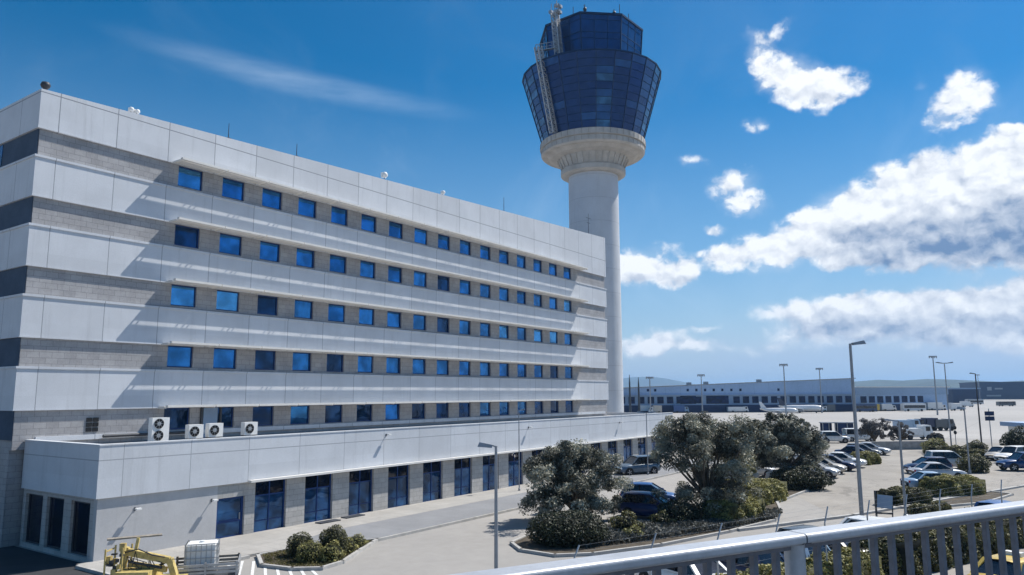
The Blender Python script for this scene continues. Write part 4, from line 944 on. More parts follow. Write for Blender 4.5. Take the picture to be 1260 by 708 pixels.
# ------------------------------------------------------------------ lamps, masts, signs
def street_lamp(px_, pyb, top, label, head=(-1, .55), r=(.07,.05), two=False, hd=(.5,.22,.13), name='street_lamp', mat=m_lamp):
    b = G(px_, pyb); zs = np.linspace(0, 40, 4001); d = FW
    vy = [(PY - FPX*((np.array([b[0],b[1],z])-CAM) @ UP)/((np.array([b[0],b[1],z])-CAM) @ FW)) for z in zs]
    h_ = float(zs[int(np.argmin(np.abs(np.array(vy)-top)))])
    o = empty(name, (b[0],b[1],0), 0, label, 'street lamp', 'lamp posts')
    p = MB(); p.tube([(0,0,-.05),(0,0,h_*.35),(0,0,h_)], [r[0],r[0]*.9,r[1]], 10); p.lathe([(r[0]*1.7,0),(r[0]*1.7,.3),(r[0],.34)], 12); p.build('pole', mat, o)
    rt = Vector((RT[0], RT[1], 0)).normalized(); bk = Vector((-rt.y, rt.x, 0))
    for s in ((-1, 1) if two else (1 if head[0] > 0 else -1,)):
        q = MB(); a = Vector((0,0,h_-.03)); e_ = a + rt*s*head[1]*.45 + Vector((0,0,.05)); q.bar(a, e_, .06, .06)
        c = a + rt*s*(head[1]*.45+hd[0]/2) + Vector((0,0,.07))
        T = Matrix.Translation(c) @ Matrix(((rt.x*s, bk.x, 0, 0),(rt.y*s, bk.y, 0, 0),(0,0,1,0),(0,0,0,1))) @ Matrix.Rotation(R(-7), 4, 'Y')
        q.add([(-hd[0]/2,-hd[1]*.35,-hd[2]*.4),(hd[0]/2,-hd[1]/2,-hd[2]*.5),(hd[0]/2,hd[1]/2,-hd[2]*.5),(-hd[0]/2,hd[1]*.35,-hd[2]*.4),(-hd[0]/2,-hd[1]*.25,hd[2]*.25),(hd[0]*.4,-hd[1]*.35,hd[2]*.5),(hd[0]*.4,hd[1]*.35,hd[2]*.5),(-hd[0]/2,hd[1]*.25,hd[2]*.25)], [(0,3,2,1),(4,5,6,7),(0,1,5,4),(1,2,6,5),(2,3,7,6),(3,0,4,7)], 0, False, T)
        hdo = q.build('lamp_head', mat, o)
    return o
street_lamp(610.5, 712, 549, 'grey lamp post with a box head standing in front of the office ground floor', (-1,.35), (.09,.06), hd=(.62,.30,.20))
street_lamp(639, 606, 505, 'thin lamp post by pavement left of the round crowned tree', (1,.25), (.05,.035), hd=(.4,.25,.12))
street_lamp(797.5, 586, 508, 'thin lamp post by the podium end, near the tower foot', (-1,.3), (.05,.04), hd=(.75,.3,.14), two=True)
street_lamp(1061.5, 650, 423, 'tallest lamp post in the car park, single arm head', (1,.3), (.12,.075), hd=(.72,.34,.22))
street_lamp(1115, 640, 518, 'shorter lamp post with a flat arm, right of the tallest lamp post', (-1,.3), (.085,.06), hd=(.7,.3,.10))
street_lamp(1193.5, 583, 503, 'lamp post rising from the bulky clipped hedge', (-1,.15), (.08,.06), hd=(.55,.4,.25))
street_lamp(1208.5, 553, 460, 'tall dark lamp post next to the double road sign', (-1,.3), (.11,.07), hd=(.6,.3,.14), mat=m_darkmetal)
street_lamp(1171, 552, 447, 'tall post with two short arms behind the long dark hedge', (1,.4), (.10,.06), two=True, hd=(1.0,.3,.15))
def mast(px_, ytop, D, label, w=1.3):
    p = atdepth(px_, 484, D); q = atdepth(px_, ytop, D)
    o = empty('light_mast', (p[0],p[1],0), 0, label, 'light mast', 'tall floodlight masts on the apron')
    m_ = MB(); m_.tube([(0,0,0),(0,0,q[2])], [.28,.16], 8); m_.build('pole', m_lamp, o)
    rt = Vector((RT[0],RT[1],0)).normalized(); m_ = MB(); m_.bar(Vector((0,0,q[2]-.1))-rt*w, Vector((0,0,q[2]-.1))+rt*w, .4, .35)
    for k in (-1,-.4,.4,1): m_.bar(Vector((0,0,q[2]-.25))+rt*w*k*.9, Vector((0,0,q[2]-.7))+rt*w*k*.9, .35, .35)
    m_.build('floodlight_bar', m_lamp, o)
for a in [(800,464,262,'thin floodlight mast left of the terminal, by the tower'),(863.5,461,272,'thin floodlight mast in front of the terminal, second from the tower'),(966,448,240,'tall floodlight mast in front of the parked aircraft'),(1010,453,280,'floodlight mast behind the terminal, left of the tallest lamp post'),(1151.5,438,250,'tallest floodlight mast at the right end of the terminal'),(1205,461,520,'distant floodlight mast before the dark blue hangar')]: mast(*a)
for i, (x, yt, lb) in enumerate([(775,461,'dark pointed radio mast beside the tower foot'),(786,464,'thin radio mast just right of the pointed one')]):
    p = atdepth(x, 484, 285); q = atdepth(x, yt, 285); m_ = MB(); m_.tube([(0,0,0),(0,0,q[2]-3),(0,0,q[2])], [.5,.3,.08], 6); tag(m_.build('radio_mast', m_darkmetal, None, (p[0],p[1],0)), lb, 'radio mast')
# double road sign
p = G(1221, 554); s = empty('road_sign', (p[0],p[1],0), 0, 'two dark panels stacked on one post beside the guard hut', 'road sign')
rt = Vector((RT[0],RT[1],0)).normalized(); bk = Vector((-rt.y, rt.x, 0))
m_ = MB(); m_.tube([(0,0,0),(0,0,5.4)], .06, 8); m_.build('post', m_steel, s)
for z in (4.75, 4.1):
    m_ = MB(); m_.bar(Vector((0,0,z))-rt*.62-bk*.09, Vector((0,0,z))+rt*.62-bk*.09, .05, .56); m_.build('panel', m_hangar, s)
p = G(1177, 553); s = empty('traffic_signal', (p[0],p[1],0), 0, 'slim signal post with two dark round heads behind the long hedge', 'traffic signal')
m_ = MB(); m_.tube([(0,0,0),(0,0,2.9)], .05, 8); m_.build('post', m_steel, s)
for z in (2.85, 2.2): m_ = MB(); m_.ell((0,-.02,z), (.26,.2,.26), 12, 8); m_.build('signal_head', m_black, s)
# notice board near the hedge
p = G(1079, 641); nb_ = empty('notice_board', (p[0],p[1],0), 0, 'small leaning notice board on a post by the low hedge', 'notice board')
m_ = MB(); m_.tube([(0,0,0),(0,0,1.75)], .06, 8); m_.build('post', m_darkmetal, nb_)
m_ = MB(); m_.bar(Vector((0,0,1.15))+rt*.1, Vector((0,0,1.05))+rt*1.0, .05, .75); m_.build('panel', m_termlow, nb_)
m_ = MB(); m_.tube([Vector((0,0,0))+rt*.95, Vector((0,0,.9))+rt*1.0], .04, 6); m_.bar(Vector((0,0,.45))+rt*.06, Vector((0,0,.4))+rt*.95, .04, .1); m_.build('brace', m_darkmetal, nb_)

# guard hut
p = G(1252, 556); gh = empty('guard_hut', (p[0]+6,p[1]-2,0), math.atan2(rt.y,rt.x), 'white guard hut with an overhanging slate blue roof by the hedge', 'hut')
m_ = MB(); m_.box(-2.2,4,-1.5,2,0,3.0); m_.build('wall', m_white, gh)
m_ = MB(); m_.box(-2.9,4.8,-2.3,2.6,3.0,3.55); m_.build('roof', m_termwall, gh)
m_ = MB(); m_.box(-1.6,-.1,-1.56,-1.48,1.0,2.5); m_.box(.8,3.4,-1.56,-1.48,.9,2.6); m_.build('window', m_carglass, gh)
car(p[0]-1.5, p[1]-.5, 150, 'van', LBLU, 'pale blue van in front of the guard hut', 'parked_van', 'van')

# far boundary: low wall and bus shelters
a = G(1062,554); b = G(1142,553); w_ = MB(); w_.bar((a[0],a[1],.55),(b[0],b[1],.55),.3,1.1); tag(w_.build('low_wall', m_roof), 'low grey wall closing the far end of the lane', 'wall')
def shelter(x0, x1, label):
    a = G(x0, 537.5); b = G(x1, 537.5); d = Vector((b[0]-a[0], b[1]-a[1], 0)); L_ = d.length
    o = empty('bus_shelter', (a[0],a[1],0), math.atan2(d.y,d.x), label, 'bus shelter', 'dark glass shelters along the apron edge')
    m_ = MB(); m_.box(0,L_,0,1.8,2.3,2.45); m_.build('roof', m_lamp, o)
    m_ = MB(); m_.box(.1,L_-.1,1.6,1.66,.2,2.3); m_.box(.1,L_*.45,.1,.16,.2,2.3); m_.build('glass_panel', m_hangar, o)
    for xx in (.05,L_/2,L_-.05): m_ = MB(); m_.box(xx-.05,xx+.05,.0,.1,0,2.3); m_.build('post', m_steel, o)
shelter(1013,1029,'small dark glass shelter behind the narrow olive tree'); shelter(1031,1056,'longer dark glass shelter crossed by the tallest lamp post')

# ------------------------------------------------------------------ terminal and far buildings
def wallframe(x0, x1, D0, D1):
    a = atdepth(x0, 484, D0); b = atdepth(x1, 484, D1); a[2] = b[2] = 0
    d = b-a; return a, math.hypot(d[0], d[1]), math.atan2(d[1], d[0])
a, LT, rz = wallframe(745, 1052, 292, 300)
tm = empty('terminal_building', (a[0],a[1],0), rz, 'long low blue grey airport terminal with a row of dark windows', 'terminal')
m_ = MB(); zL, zR = 9.3, 13.1
m_.add([(0,0,7.0),(LT,0,7.0),(LT,60,7.0),(0,60,7.0),(0,0,zL),(LT,0,zR),(LT,60,zR),(0,60,zL)], [(0,3,2,1),(4,5,6,7),(0,1,5,4),(1,2,6,5),(2,3,7,6),(3,0,4,7)])
m_.box(-.4,LT+.4,-.6,60,6.85,7.05)
m_.build('upper_wall', m_termwall, tm)
m_ = MB(); m_.box(.2,LT-.2,.6,59,0,7.0); m_.build('wall', m_termlow, tm)
m_ = MB(); m_.add([(-.5,-.5,zL),(LT+.5,-.5,zR),(LT+.5,60.5,zR),(-.5,60.5,zL),(-.5,-.5,zL+.3),(LT+.5,-.5,zR+.3),(LT+.5,60.5,zR+.3),(-.5,60.5,zL+.3)], [(0,3,2,1),(4,5,6,7),(0,1,5,4),(1,2,6,5),(2,3,7,6),(3,0,4,7)]); m_.build('roof', m_lamp, tm)
x = 1.5
wn = MB(); wn.box(0,2.5,.42,.62,3.6,6.2); wme = wn.mesh('window', m_termglass)
while x < LT-3:
    if not (30 < x < 36 or 40 < x < 49): put('window', wme, tm, (x,0,0))
    x += 3.85
for x0, x1 in ((30,36.3),(40.5,49.5)): m_ = MB(); m_.box(x0,x1,.42,.62,3.4,6.5); m_.build('window_band', m_termglass, tm)
m_ = MB(); m_.box(.5,LT-.5,.35,.65,.1,2.9); m_.build('dark_base_strip', m_hangar, tm)  # plain dark strip along the foot of the wall
uw = MB(); uw.box(0,.9,-.06,.1,8.0,9.0); ume = uw.mesh('upper_window', m_termglass)
for x in (16.5,19.4,32.5,36,39.5,43,46.5,50.2,53.9,69.5): put('upper_window', ume, tm, (x,0,.3))
for x in (34, 41, 63): m_ = MB(); m_.box(x,x+1.5,3,5,zL+(zR-zL)*x/LT+.2,zL+(zR-zL)*x/LT+1.3); m_.build('roof_unit', m_lamp, tm)
a, LB, rz = wallframe(1053, 1167, 302, 322)
tb = empty('terminal_annex', (a[0],a[1],0), rz, 'lower grey wing of the terminal with square dark windows', 'terminal wing')
m_ = MB(); m_.box(0,LB,0,40,6.6,9.6); m_.build('upper_wall', m_termlow, tb)
m_ = MB(); m_.box(.2,LB-.2,.6,39.5,0,6.6); m_.build('wall', m_termwall, tb)
m_ = MB(); m_.box(-.4,LB+.4,-.6,40.5,9.6,9.95); m_.build('roof', m_shade, tb)
wn = MB(); wn.box(0,3.1,.42,.62,3.4,6.0); wme2 = wn.mesh('window', m_termglass)
for i in range(8): put('window', wme2, tb, (3+i*4.6,0,0))
m_ = MB(); m_.box(1,LB-6,.35,.65,.1,2.7); m_.build('dark_base_strip', m_hangar, tb)
a, LH, rz = wallframe(1207, 1330, 760, 740)
hg = empty('hangar', (a[0],a[1],0), rz, 'dark blue hangar closing the apron at far right', 'hangar')
m_ = MB(); m_.box(0,LH,0,60,0,16.5); m_.build('wall', m_hangar, hg)
m_ = MB(); m_.box(-.5,LH+.5,-.5,60.5,16.5,17.6); m_.build('roof', m_hangar, hg)
m_ = MB(); m_.box(6,10,-.3,.0,9,12.5); m_.box(13,20,-.3,.0,10,11.5); m_.box(5,18,-.3,0,3,4.5); m_.build('panel', m_lamp, hg)
a, LH, rz = wallframe(1172, 1206, 520, 520)
hg = empty('cargo_shed', (a[0],a[1],0), rz, 'low dark blue shed between terminal wing and hangar', 'shed')
m_ = MB(); m_.box(0,LH,0,30,0,9.5); m_.build('wall', m_hangar, hg); m_ = MB(); m_.box(-.4,LH+.4,-.4,30.4,9.5,10.4); m_.build('roof', m_termlow, hg)

# hills
def hill(name, prof, D, mat):
    m_ = MB(); vs = []; n = len(prof)
    top = [atdepth(x, y, D) for x, y in prof]
    bk = FW[:2]/np.hypot(*FW[:2])
    for t_ in top:
        for dd, hz in ((-1400, -5), (-700, .45), (0, 1), (900, .7), (2200, -5)):
            vs.append((t_[0]+bk[0]*dd, t_[1]+bk[1]*dd, t_[2]*hz if hz > 0 else hz))
    fs = [(i*5+k, i*5+k+1, (i+1)*5+k+1, (i+1)*5+k) for i in range(n-1) for k in range(4)]
    m_.add(vs, fs, 0, True); o = m_.build(name, mat); o['kind'] = 'structure'
m_hill = surf('hill_scrub', (.045,.065,.055), .95, .3, .003, .02, tint=(.07,.075,.055))
hill('hill', [(690,482),(740,470),(775,464.5),(800,463.5),(820,466),(845,471),(880,477),(920,482)], 7000, m_hill)
hill('mountain', [(1020,480),(1060,473),(1080,467.5),(1110,468.5),(1140,466.5),(1165,467),(1190,472),(1215,474.5),(1235,470),(1260,468.5),(1300,470),(1360,476)], 3000, m_hill)

# ------------------------------------------------------------------ aircraft and apron vehicles
def aircraft(px_, py_, D, ang, s, tailmat, label):
    p = atdepth(px_, py_, D); o = empty('parked_aircraft', (p[0],p[1],0), ang, label, 'aircraft', 'aircraft parked by the terminal')
    m_ = MB(); m_.tube([(-10*s,0,3.1*s),(-7*s,0,2.8*s),(-3*s,0,2.4*s),(6*s,0,2.4*s),(8.6*s,0,2.35*s),(9.8*s,0,2.15*s),(10.3*s,0,1.95*s)], [.25*s,.8*s,1.35*s,1.4*s,1.2*s,.75*s,.15*s], 16); m_.build('fuselage', m_fuse, o)
    for sg in (-1,1):
        w = MB(); w.add([(2*s,sg*1.2*s,1.7*s),(-1.2*s,sg*1.2*s,1.7*s),(-3.2*s,sg*10.5*s,2.5*s),(-2.0*s,sg*10.5*s,2.5*s),(2*s,sg*1.2*s,1.98*s),(-1.2*s,sg*1.2*s,1.9*s),(-3.2*s,sg*10.5*s,2.62*s),(-2.0*s,sg*10.5*s,2.62*s)], [(0,1,2,3),(7,6,5,4),(0,4,5,1),(1,5,6,2),(2,6,7,3),(3,7,4,0)]); w.build('wing', m_fuse, o)
        e_ = MB(); e_.tube([(1.6*s,sg*3.6*s,1.35*s),(.2*s,sg*3.6*s,1.3*s),(-1.2*s,sg*3.6*s,1.35*s)], [.62*s,.66*s,.4*s], 12); e_.build('engine', m_lamp, o)
        h_ = MB(); h_.add([(-7.6*s,sg*.4*s,3.3*s),(-9.4*s,sg*.4*s,3.3*s),(-10.2*s,sg*3.8*s,3.5*s),(-9.3*s,sg*3.8*s,3.5*s),(-7.6*s,sg*.4*s,3.45*s),(-9.4*s,sg*.4*s,3.42*s),(-10.2*s,sg*3.8*s,3.6*s),(-9.3*s,sg*3.8*s,3.6*s)], [(0,1,2,3),(7,6,5,4),(0,4,5,1),(1,5,6,2),(2,6,7,3),(3,7,4,0)]); h_.build('tailplane', m_fuse, o)
    f = MB(); f.add([(-6.2*s,-.12*s,3.4*s),(-9.4*s,-.12*s,3.2*s),(-10.6*s,-.1*s,7.2*s),(-9.2*s,-.1*s,7.2*s),(-6.2*s,.12*s,3.4*s),(-9.4*s,.12*s,3.2*s),(-10.6*s,.1*s,7.2*s),(-9.2*s,.1*s,7.2*s)], [(0,1,2,3),(7,6,5,4),(0,4,5,1),(1,5,6,2),(2,6,7,3),(3,7,4,0)]); f.build('tail_fin', tailmat, o)
    for xx, yy in ((7*s,0),(-.5*s,1.6*s),(-.5*s,-1.6*s)):
        g_ = MB(); g_.tube([(xx,yy,1.6*s),(xx,yy,.4*s)], .1*s, 6); T = Matrix.Translation((xx,yy,.38*s)) @ Matrix.Rotation(R(90),4,'X'); g_.lathe([(0,-.2*s),(.38*s,-.2*s),(.38*s,.2*s),(0,.2*s)], 12, 1, T=T); g_.build('landing_gear', [m_steel, m_black], o)
    c = MB(); c.ell((9.0*s,0,2.75*s), (.5*s,.75*s,.22*s), 10, 6); c.build('cockpit_window', m_carglass, o)
view_r = math.atan2(RT[1], RT[0])
aircraft(958, 500, 262, view_r+R(-20), .62, m_fuse, 'white aircraft with white tail, nose toward the tallest lamp post')
aircraft(985, 500, 283, view_r+R(-25), .78, m_tail, 'white aircraft behind, showing only a dark tail fin')
def apron_vehicle(px_, py_, kind, ang, label):
    p = G(px_, py_); r = empty({'bus':'apron_bus','truck':'service_truck'}[kind], (p[0],p[1],0), view_r+R(ang), label, {'bus':'bus','truck':'truck'}[kind], 'service vehicles on the apron')
    return r
def bus(px_, py_, ang, col, label, L_=11.0, h_=3.0):
    r = apron_vehicle(px_, py_, 'bus', ang, label); b = MB(); b.box(-L_/2,L_/2,-1.25,1.25,.35,h_); b.box(-L_/2+.4,L_/2-.4,-1.1,1.1,h_,h_+.18); b.build('body', carpaint(col), r)
    b = MB(); b.box(-L_/2+.3,L_/2-.3,-1.275,1.275,1.3,2.45); b.box(L_/2-.05,L_/2+.03,-1.1,1.1,1.2,2.5); b.build('window_band', m_carglass, r)
    for xx in (-L_*.3, L_*.3):
        for s in (-1,1):
            w = MB(); T = Matrix.Translation((xx,s*1.15,.48)) @ Matrix.Rotation(R(90),4,'X'); w.lathe([(0,-.15),(.48,-.15),(.48,.15),(0,.15)],14,0,T=T); w.build('wheel', m_black, r)
def truck(px_, py_, ang, cab, box, label, L_=6.0, h_=2.9):
    r = apron_vehicle(px_, py_, 'truck', ang, label)
    b = MB(); b.add([(L_/2-1.7,-1.05,.5),(L_/2,-1.05,.5),(L_/2,1.05,.5),(L_/2-1.7,1.05,.5),(L_/2-1.7,-1.0,2.3),(L_/2-.45,-1.0,2.3),(L_/2-.45,1.0,2.3),(L_/2-1.7,1.0,2.3)], [(0,3,2,1),(4,5,6,7),(0,1,5,4),(1,2,6,5),(2,3,7,6),(3,0,4,7)]); b.build('cab', carpaint(cab), r)
    b = MB(); b.box(-L_/2,L_/2-1.8,-1.15,1.15,.75,h_); b.box(-L_/2,L_/2-1.8,-.9,.9,.45,.75); b.build('cargo_box', carpaint(box), r)
    b = MB(); b.add([(L_/2-.12,-.9,1.35),(L_/2-.12,.9,1.35),(L_/2-.42,.85,2.15),(L_/2-.42,-.85,2.15)], [(0,1,2,3)]); b.box(L_/2-1.3,L_/2-.6,-1.04,1.04,1.4,2.1); b.build('window_glass', m_carglass, r)
    for xx in (-L_*.28, L_/2-.9):
        for s in (-1,1):
            w = MB(); T = Matrix.Translation((xx,s*.95,.42)) @ Matrix.Rotation(R(90),4,'X'); w.lathe([(0,-.14),(.42,-.14),(.42,.14),(0,.14)],14,0,T=T); w.build('wheel', m_black, r)
bus(1064,507,5,(.02,.06,.16),'dark blue apron bus in front of the terminal, beside a yellow truck',9)
truck(1072,506.5,180,(.5,.35,.04),(.62,.42,.05),'yellow service truck beside the dark blue apron bus')
truck(1093,506,0,WHT,WHT,'white box truck right of the yellow service truck')
truck(795,508.2,0,WHT,WHT,'white box truck at terminal near the tower foot',7)
truck(806,508.6,180,WHT,BEI,'white and beige truck next to the one near the tower foot',5)
truck(838,508.2,0,LBLU,BLUE,'blue service truck under the terminal windows')
truck(857,507.6,180,WHT,SILV,'white truck with silver box right of the blue service truck',5)
truck(908,507.8,0,WHT,WHT,'white truck just left of the parked aircraft',8,2.2)
truck(1002,507.2,0,LBLU,SILV,'silver service truck at the nose of the white aircraft')
truck(1019,507,180,WHT,GREY,'white cab truck with grey box left of the tallest lamp post',5)
bus(1124,506.3,0,WHT,'white apron bus parked below the terminal wing',9)
truck(1152,505,0,WHT,WHT,'large white tanker truck at right end of terminal wing',8,3.3)
truck(1163,504,180,WHT,SILV,'silver box truck next to the large white tanker')
truck(1190,501,0,WHT,WHT,'distant white truck near the dark blue shed',6)
bus(1199,498,0,SILV,'distant silver apron bus before the hangar',10)
truck(1178,505.5,0,SILV,WHT,'white truck with silver cab left of the distant trucks',6)
bus(1238,500,0,GREY,'dark low vehicle alone on the open apron at far right',9,2.2)
truck(1117,531,0,LBLU,LBLU,'pale blue container truck behind the thin grey trees',4.6,2.2)
truck(1139,530,180,NAVY,NAVY,'dark blue truck behind the square block hedge',4,2.5)
truck(1161,530,0,GREY,GREY,'dark grey truck near the signal post',4,2.2)
truck(1127,541,0,WHT,WHT,'white flat van behind the far grey wall',5,1.8)
car(106.0,-17.0,-60,'suv',WHT,'white tall car beyond the back row, near the glass shelters')
car(112.0,-19.5,-58,'van',WHT,'white van beyond the back row next to the grey trees')

# ------------------------------------------------------------------ foreground railing on the footbridge
ra = np.array(G(650,707,7.02)[:2]); rb = np.array(G(1250,625,7.02)[:2]); rdv = (rb-ra)/np.hypot(*(rb-ra)); rnv = np.array([-rdv[1], rdv[0]])
if rnv @ FW[:2] < 0: rnv = -rnv
RZ = 7.02; s_post = float(np.dot(np.array(G(989,664,RZ)[:2])-ra, rdv))
rail = empty('railing', (ra[0], ra[1], 5.93), math.atan2(rdv[1], rdv[0]), 'grey metal footbridge railing with a round handrail and upright bars', 'railing')
z0 = 5.93
def handrail(xa, xb):
    w_, h_, r_ = .104, .037, .012; sec = []
    for cx_, cz_, a0_ in ((w_/2-r_, h_/2-r_, 0), (-w_/2+r_, h_/2-r_, 90), (-w_/2+r_, -h_/2+r_, 180), (w_/2-r_, -h_/2+r_, 270)):
        for q_ in range(5): a_ = R(a0_+22.5*q_); sec.append((cx_+r_*math.cos(a_), cz_+r_*math.sin(a_)))
    sec = [(y_, z_ + (.006*(1-(2*y_/w_)**2) if z_ > 0 else 0)) for y_, z_ in sec]; k_ = len(sec)
    m_ = MB(); vs = [(xa, y_, z_+RZ-z0) for y_, z_ in sec] + [(xb, y_, z_+RZ-z0) for y_, z_ in sec]
    m_.add(vs, [(i_, (i_+1)%k_, k_+(i_+1)%k_, k_+i_)[::-1] for i_ in range(k_)] + [tuple(range(k_)), tuple(range(2*k_-1, k_-1, -1))])
    return m_.build('handrail', m_rail, rail)
handrail(-3, s_post)
handrail(s_post+.008, 8)
hr = MB(); hr.box(s_post-.02,s_post+.03,-.05,.05,RZ-z0-.016,RZ-z0+.014); hr.build('joint_sleeve', m_darkmetal, rail)
hr = MB(); hr.box(-3,8,-.016,.016,RZ-z0-.040,RZ-z0-.0205); hr.build('top_bar', m_baluster, rail)
hr = MB(); hr.box(-3,8,-.02,.02,.10,.14); hr.build('bottom_bar', m_baluster, rail)
i = 0; x = s_post-.118*22
bme = MB().box(-.0115,.0115,-.0115,.0115,.14,RZ-z0-.040).mesh('baluster', m_baluster)
while x < 7.9:
    if abs(x-s_post) > .02: put('baluster', bme, rail, (x,0,0)) if -2.9 < x < 4.2 else None
    x += .118
for xp in (s_post-2.0, s_post-.012, s_post+2.0):
    pt = MB(); pt.tube([(0,0,0),(0,0,RZ-z0-.0205)], .040, 16); pt.lathe([(.075,0),(.075,.012),(.04,.014)], 16); pt.build('post', m_rail, rail, (xp,-.0,0))
dk = MB(); ang = math.atan2(rdv[1], rdv[0]); T = Matrix.Translation((ra[0],ra[1],0)) @ Matrix.Rotation(ang, 4, 'Z')
sgn = 1 if (Matrix.Rotation(ang,3,'Z') @ Vector((0,1,0))).xy.dot(Vector(rnv)) > 0 else -1
dk.box(-12,14,-3.4*sgn if sgn > 0 else -.12, .12 if sgn > 0 else 3.4, 5.45, 5.93, T=T); dk.build('footbridge_deck', m_deck)['kind'] = 'structure'

# ------------------------------------------------------------------ boom lift, trailer and water tank
bl = empty('boom_lift', (-.9,-15.3,0), R(-52), 'yellow weathered boom lift with folded arms beside the office wall', 'boom lift')
bl.scale = (.88,.88,.92)
m_ = MB(); m_.box(-1.3,1.3,-.75,.75,.35,.85); m_.box(-1.15,.2,-.8,.8,.85,1.25); m_.build('chassis', m_yellow, bl)
for xx in (-.9,.9):
    for s in (-1,1):
        w = MB(); T = Matrix.Translation((xx,s*.72,.38)) @ Matrix.Rotation(R(90),4,'X'); w.lathe([(.0,-.12),(.2,-.13),(.36,-.12),(.38,-.09),(.38,.09),(.36,.12),(.2,.13),(0,.12)],16,0,T=T); w.build('wheel', m_black, bl)
m_ = MB(); m_.bar((-1.25,0,1.95),(.75,0,1.55),.24,.26); m_.bar((.75,0,1.62),(1.0,0,.95),.26,.24); m_.build('upper_boom', m_yellow, bl)
m_ = MB(); m_.bar((-.95,.0,1.45),(.65,.0,1.18),.2,.2); m_.bar((-1.2,.0,1.3),(-1.1,0,2.1),.2,.26); m_.build('lower_boom', m_yellow, bl)
m_ = MB(); m_.tube([(-.9,-.16,1.55),(.5,-.16,1.28)], .05, 8); m_.tube([(-.2,.16,1.0),(.5,.16,1.45)], .06, 8); m_.tube([(-1.1,-.2,1.9),(-.5,-.22,2.05),(.1,-.2,1.8),(.6,-.15,1.7)], .025, 6); 
for i in range(10):
    x_ = rnd.uniform(-1.2,.7); y_ = rnd.uniform(-.25,.25); m_.tube([(x_,y_,1.0+rnd.uniform(0,.4)),(x_+rnd.uniform(-.3,.3),y_+rnd.uniform(-.15,.15),1.7+rnd.uniform(-.2,.3)),(x_+rnd.uniform(.1,.6),y_,1.4+rnd.uniform(-.2,.3))], .018, 5)
m_.build('hydraulic_ram', m_darkmetal, bl)
m_ = MB()
for i in range(26):
    a_ = (rnd.uniform(-1.7,-1.0), rnd.uniform(-.5,.5), rnd.uniform(1.0,1.9)); h1,h2,h3 = rnd.uniform(.03,.13),rnd.uniform(.03,.12),rnd.uniform(.03,.13); m_.box(a_[0]-h1,a_[0]+h1,a_[1]-h2,a_[1]+h2,a_[2]-h3,a_[2]+h3, 0 if i % 3 == 0 else 1)
for s in (-.45,.45): m_.bar((-1.75,s,.9),(-1.75,s,2.1),.06,.06,0); m_.bar((-1.05,s,.9),(-1.05,s,2.15),.06,.06,0)
m_.bar((-1.75,-.45,2.0),(-1.75,.45,2.0),.05,.05,0); m_.bar((-1.75,-.45,1.5),(-1.75,.45,1.5),.05,.05,0)
m_.build('control_platform', [m_yellow, m_darkmetal], bl)
m_ = MB(); m_.box(-1.22,-1.0,-.40,-.2,2.0,2.3); m_.bar((-.72,0,1.8),(-.62,.02,2.45),.09,.12); m_.build('turret_cover', m_yellow, bl)
pk_ = MB(); pk_.box(-.95,.95,-.16,.16,-.02,.03); tag(pk_.build('wooden_plank', m_wood, None, (-1.0,-14.2,2.18), (0,0,R(-25))), 'weathered plank lying across the top of the boom lift', 'plank')
tr = empty('utility_trailer', (1.55,-15.6,0), R(-38), 'grey flat trailer with slatted sides carrying a white tank', 'trailer')
m_ = MB(); m_.box(-1.5,.95,-.8,.8,.48,.62); m_.build('bed', m_darkmetal, tr)
for s in (-1,1):
    m_ = MB()
    for z in (.70,.84,.98): m_.box(-1.5,.95,s*.8-.03,s*.8+.03,z,z+.09)
    for xx in (-1.45,-.25,.9): m_.box(xx-.04,xx+.04,s*.8-.05,s*.8+.05,.6,1.12)
    m_.build('side_rail', m_wood if s > 0 else m_steel, tr)
m_ = MB()
for z in (.70,.84,.98): m_.box(.92,.98,-.75,.75,z,z+.09)
m_.build('tailgate', m_steel, tr)
for s in (-1,1):
    w = MB(); T = Matrix.Translation((0,s*.72,.32)) @ Matrix.Rotation(R(90),4,'X'); w.lathe([(0,-.1),(.3,-.1),(.32,-.07),(.32,.07),(.3,.1),(0,.1)],14,0,T=T); w.build('wheel', m_black, tr)
ib = empty('water_tank', (1.2,-15.3,.62), R(-38), 'white caged water tank standing on the grey trailer', 'water tank')
m_ = MB(); m_.box(-.60,.60,-.50,.50,0,.14); m_.build('pallet', m_wood, ib)
m_ = MB(); vs = []
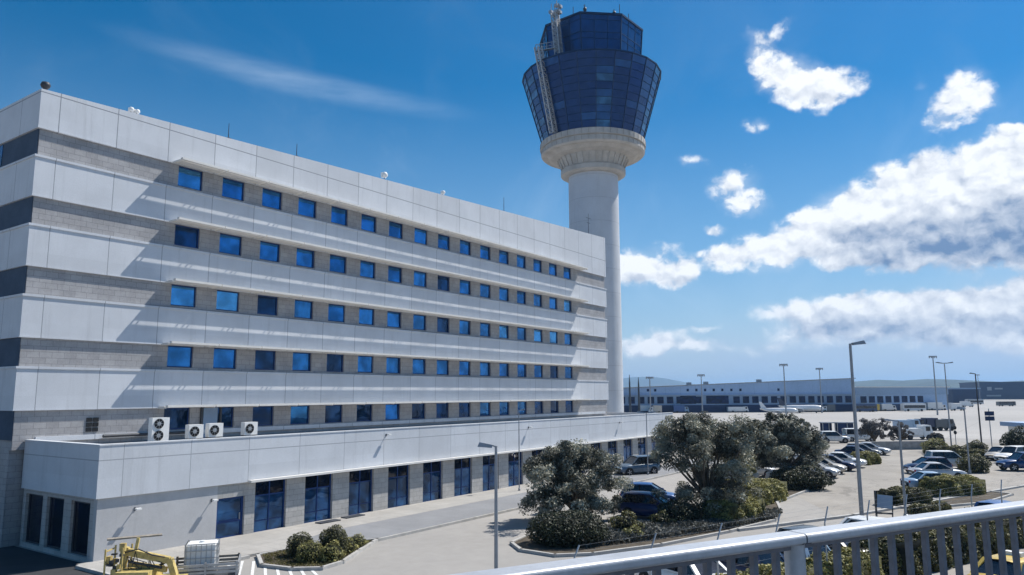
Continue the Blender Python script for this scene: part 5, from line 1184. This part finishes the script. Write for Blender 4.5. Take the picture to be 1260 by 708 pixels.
m_.prism([(-.57,-.42),(-.50,-.48),(.50,-.48),(.57,-.42),(.57,.42),(.50,.48),(-.50,.48),(-.57,.42)], .15, 1.10); m_.prism([(-.5,-.40),(.5,-.40),(.5,.40),(-.5,.40)], 1.10, 1.15); m_.lathe([(.11,1.15),(.11,1.21),(0,1.21)],14); m_.build('tank_body', m_white, ib)
m_ = MB()
for i in range(7):
    xx = -.57+.19*i; m_.bar((xx,-.51,.14),(xx,-.51,1.16),.022); m_.bar((xx,.51,.14),(xx,.51,1.16),.022)
for i in range(6):
    yy = -.5+.2*i; m_.bar((-.60,yy,.14),(-.60,yy,1.16),.022); m_.bar((.60,yy,.14),(.60,yy,1.16),.022)
for z in (.35,.62,.9,1.15):
    m_.bar((-.6,-.525,z),(.6,-.525,z),.022); m_.bar((-.6,.525,z),(.6,.525,z),.022); m_.bar((-.615,-.5,z),(-.615,.5,z),.022); m_.bar((.615,-.5,z),(.615,.5,z),.022)
m_.build('cage', m_steel, ib)

# ------------------------------------------------------------------ air
hz = MB(); hz.box(-2500, 13000, -8000, 9500, -8.0, 190)
hzm = bpy.data.materials.new('air'); hzm.use_nodes = True; nt = hzm.node_tree
for n_ in list(nt.nodes):
    if n_.type == 'BSDF_PRINCIPLED': nt.nodes.remove(n_)
pv = nt.nodes.new('ShaderNodeVolumePrincipled'); pv.inputs['Color'].default_value = (.42,.68,1,1); pv.inputs['Density'].default_value = .00015; pv.inputs['Anisotropy'].default_value = .2
nt.links.new(pv.outputs[0], nt.nodes['Material Output'].inputs['Volume'])
HAZE = True
if HAZE: tag(hz.build('haze', hzm), 'pale blue summer haze over the airfield', 'haze', kind='stuff')

# ------------------------------------------------------------------ render settings
scene.view_settings.view_transform = 'Standard'; scene.view_settings.look = 'None'; scene.view_settings.exposure = 0.30; scene.view_settings.gamma = 1.0
scene.cycles.use_denoising = True
scene.cycles.use_adaptive_sampling = True; scene.cycles.adaptive_threshold = 0.02
try: scene.cycles.denoiser = 'OPENIMAGEDENOISE'
except Exception: pass
scene.cycles.max_bounces = 6; scene.cycles.diffuse_bounces = 3; scene.cycles.glossy_bounces = 3; scene.cycles.volume_bounces = 0; scene.cycles.transmission_bounces = 2
scene.cycles.sample_clamp_indirect = 6
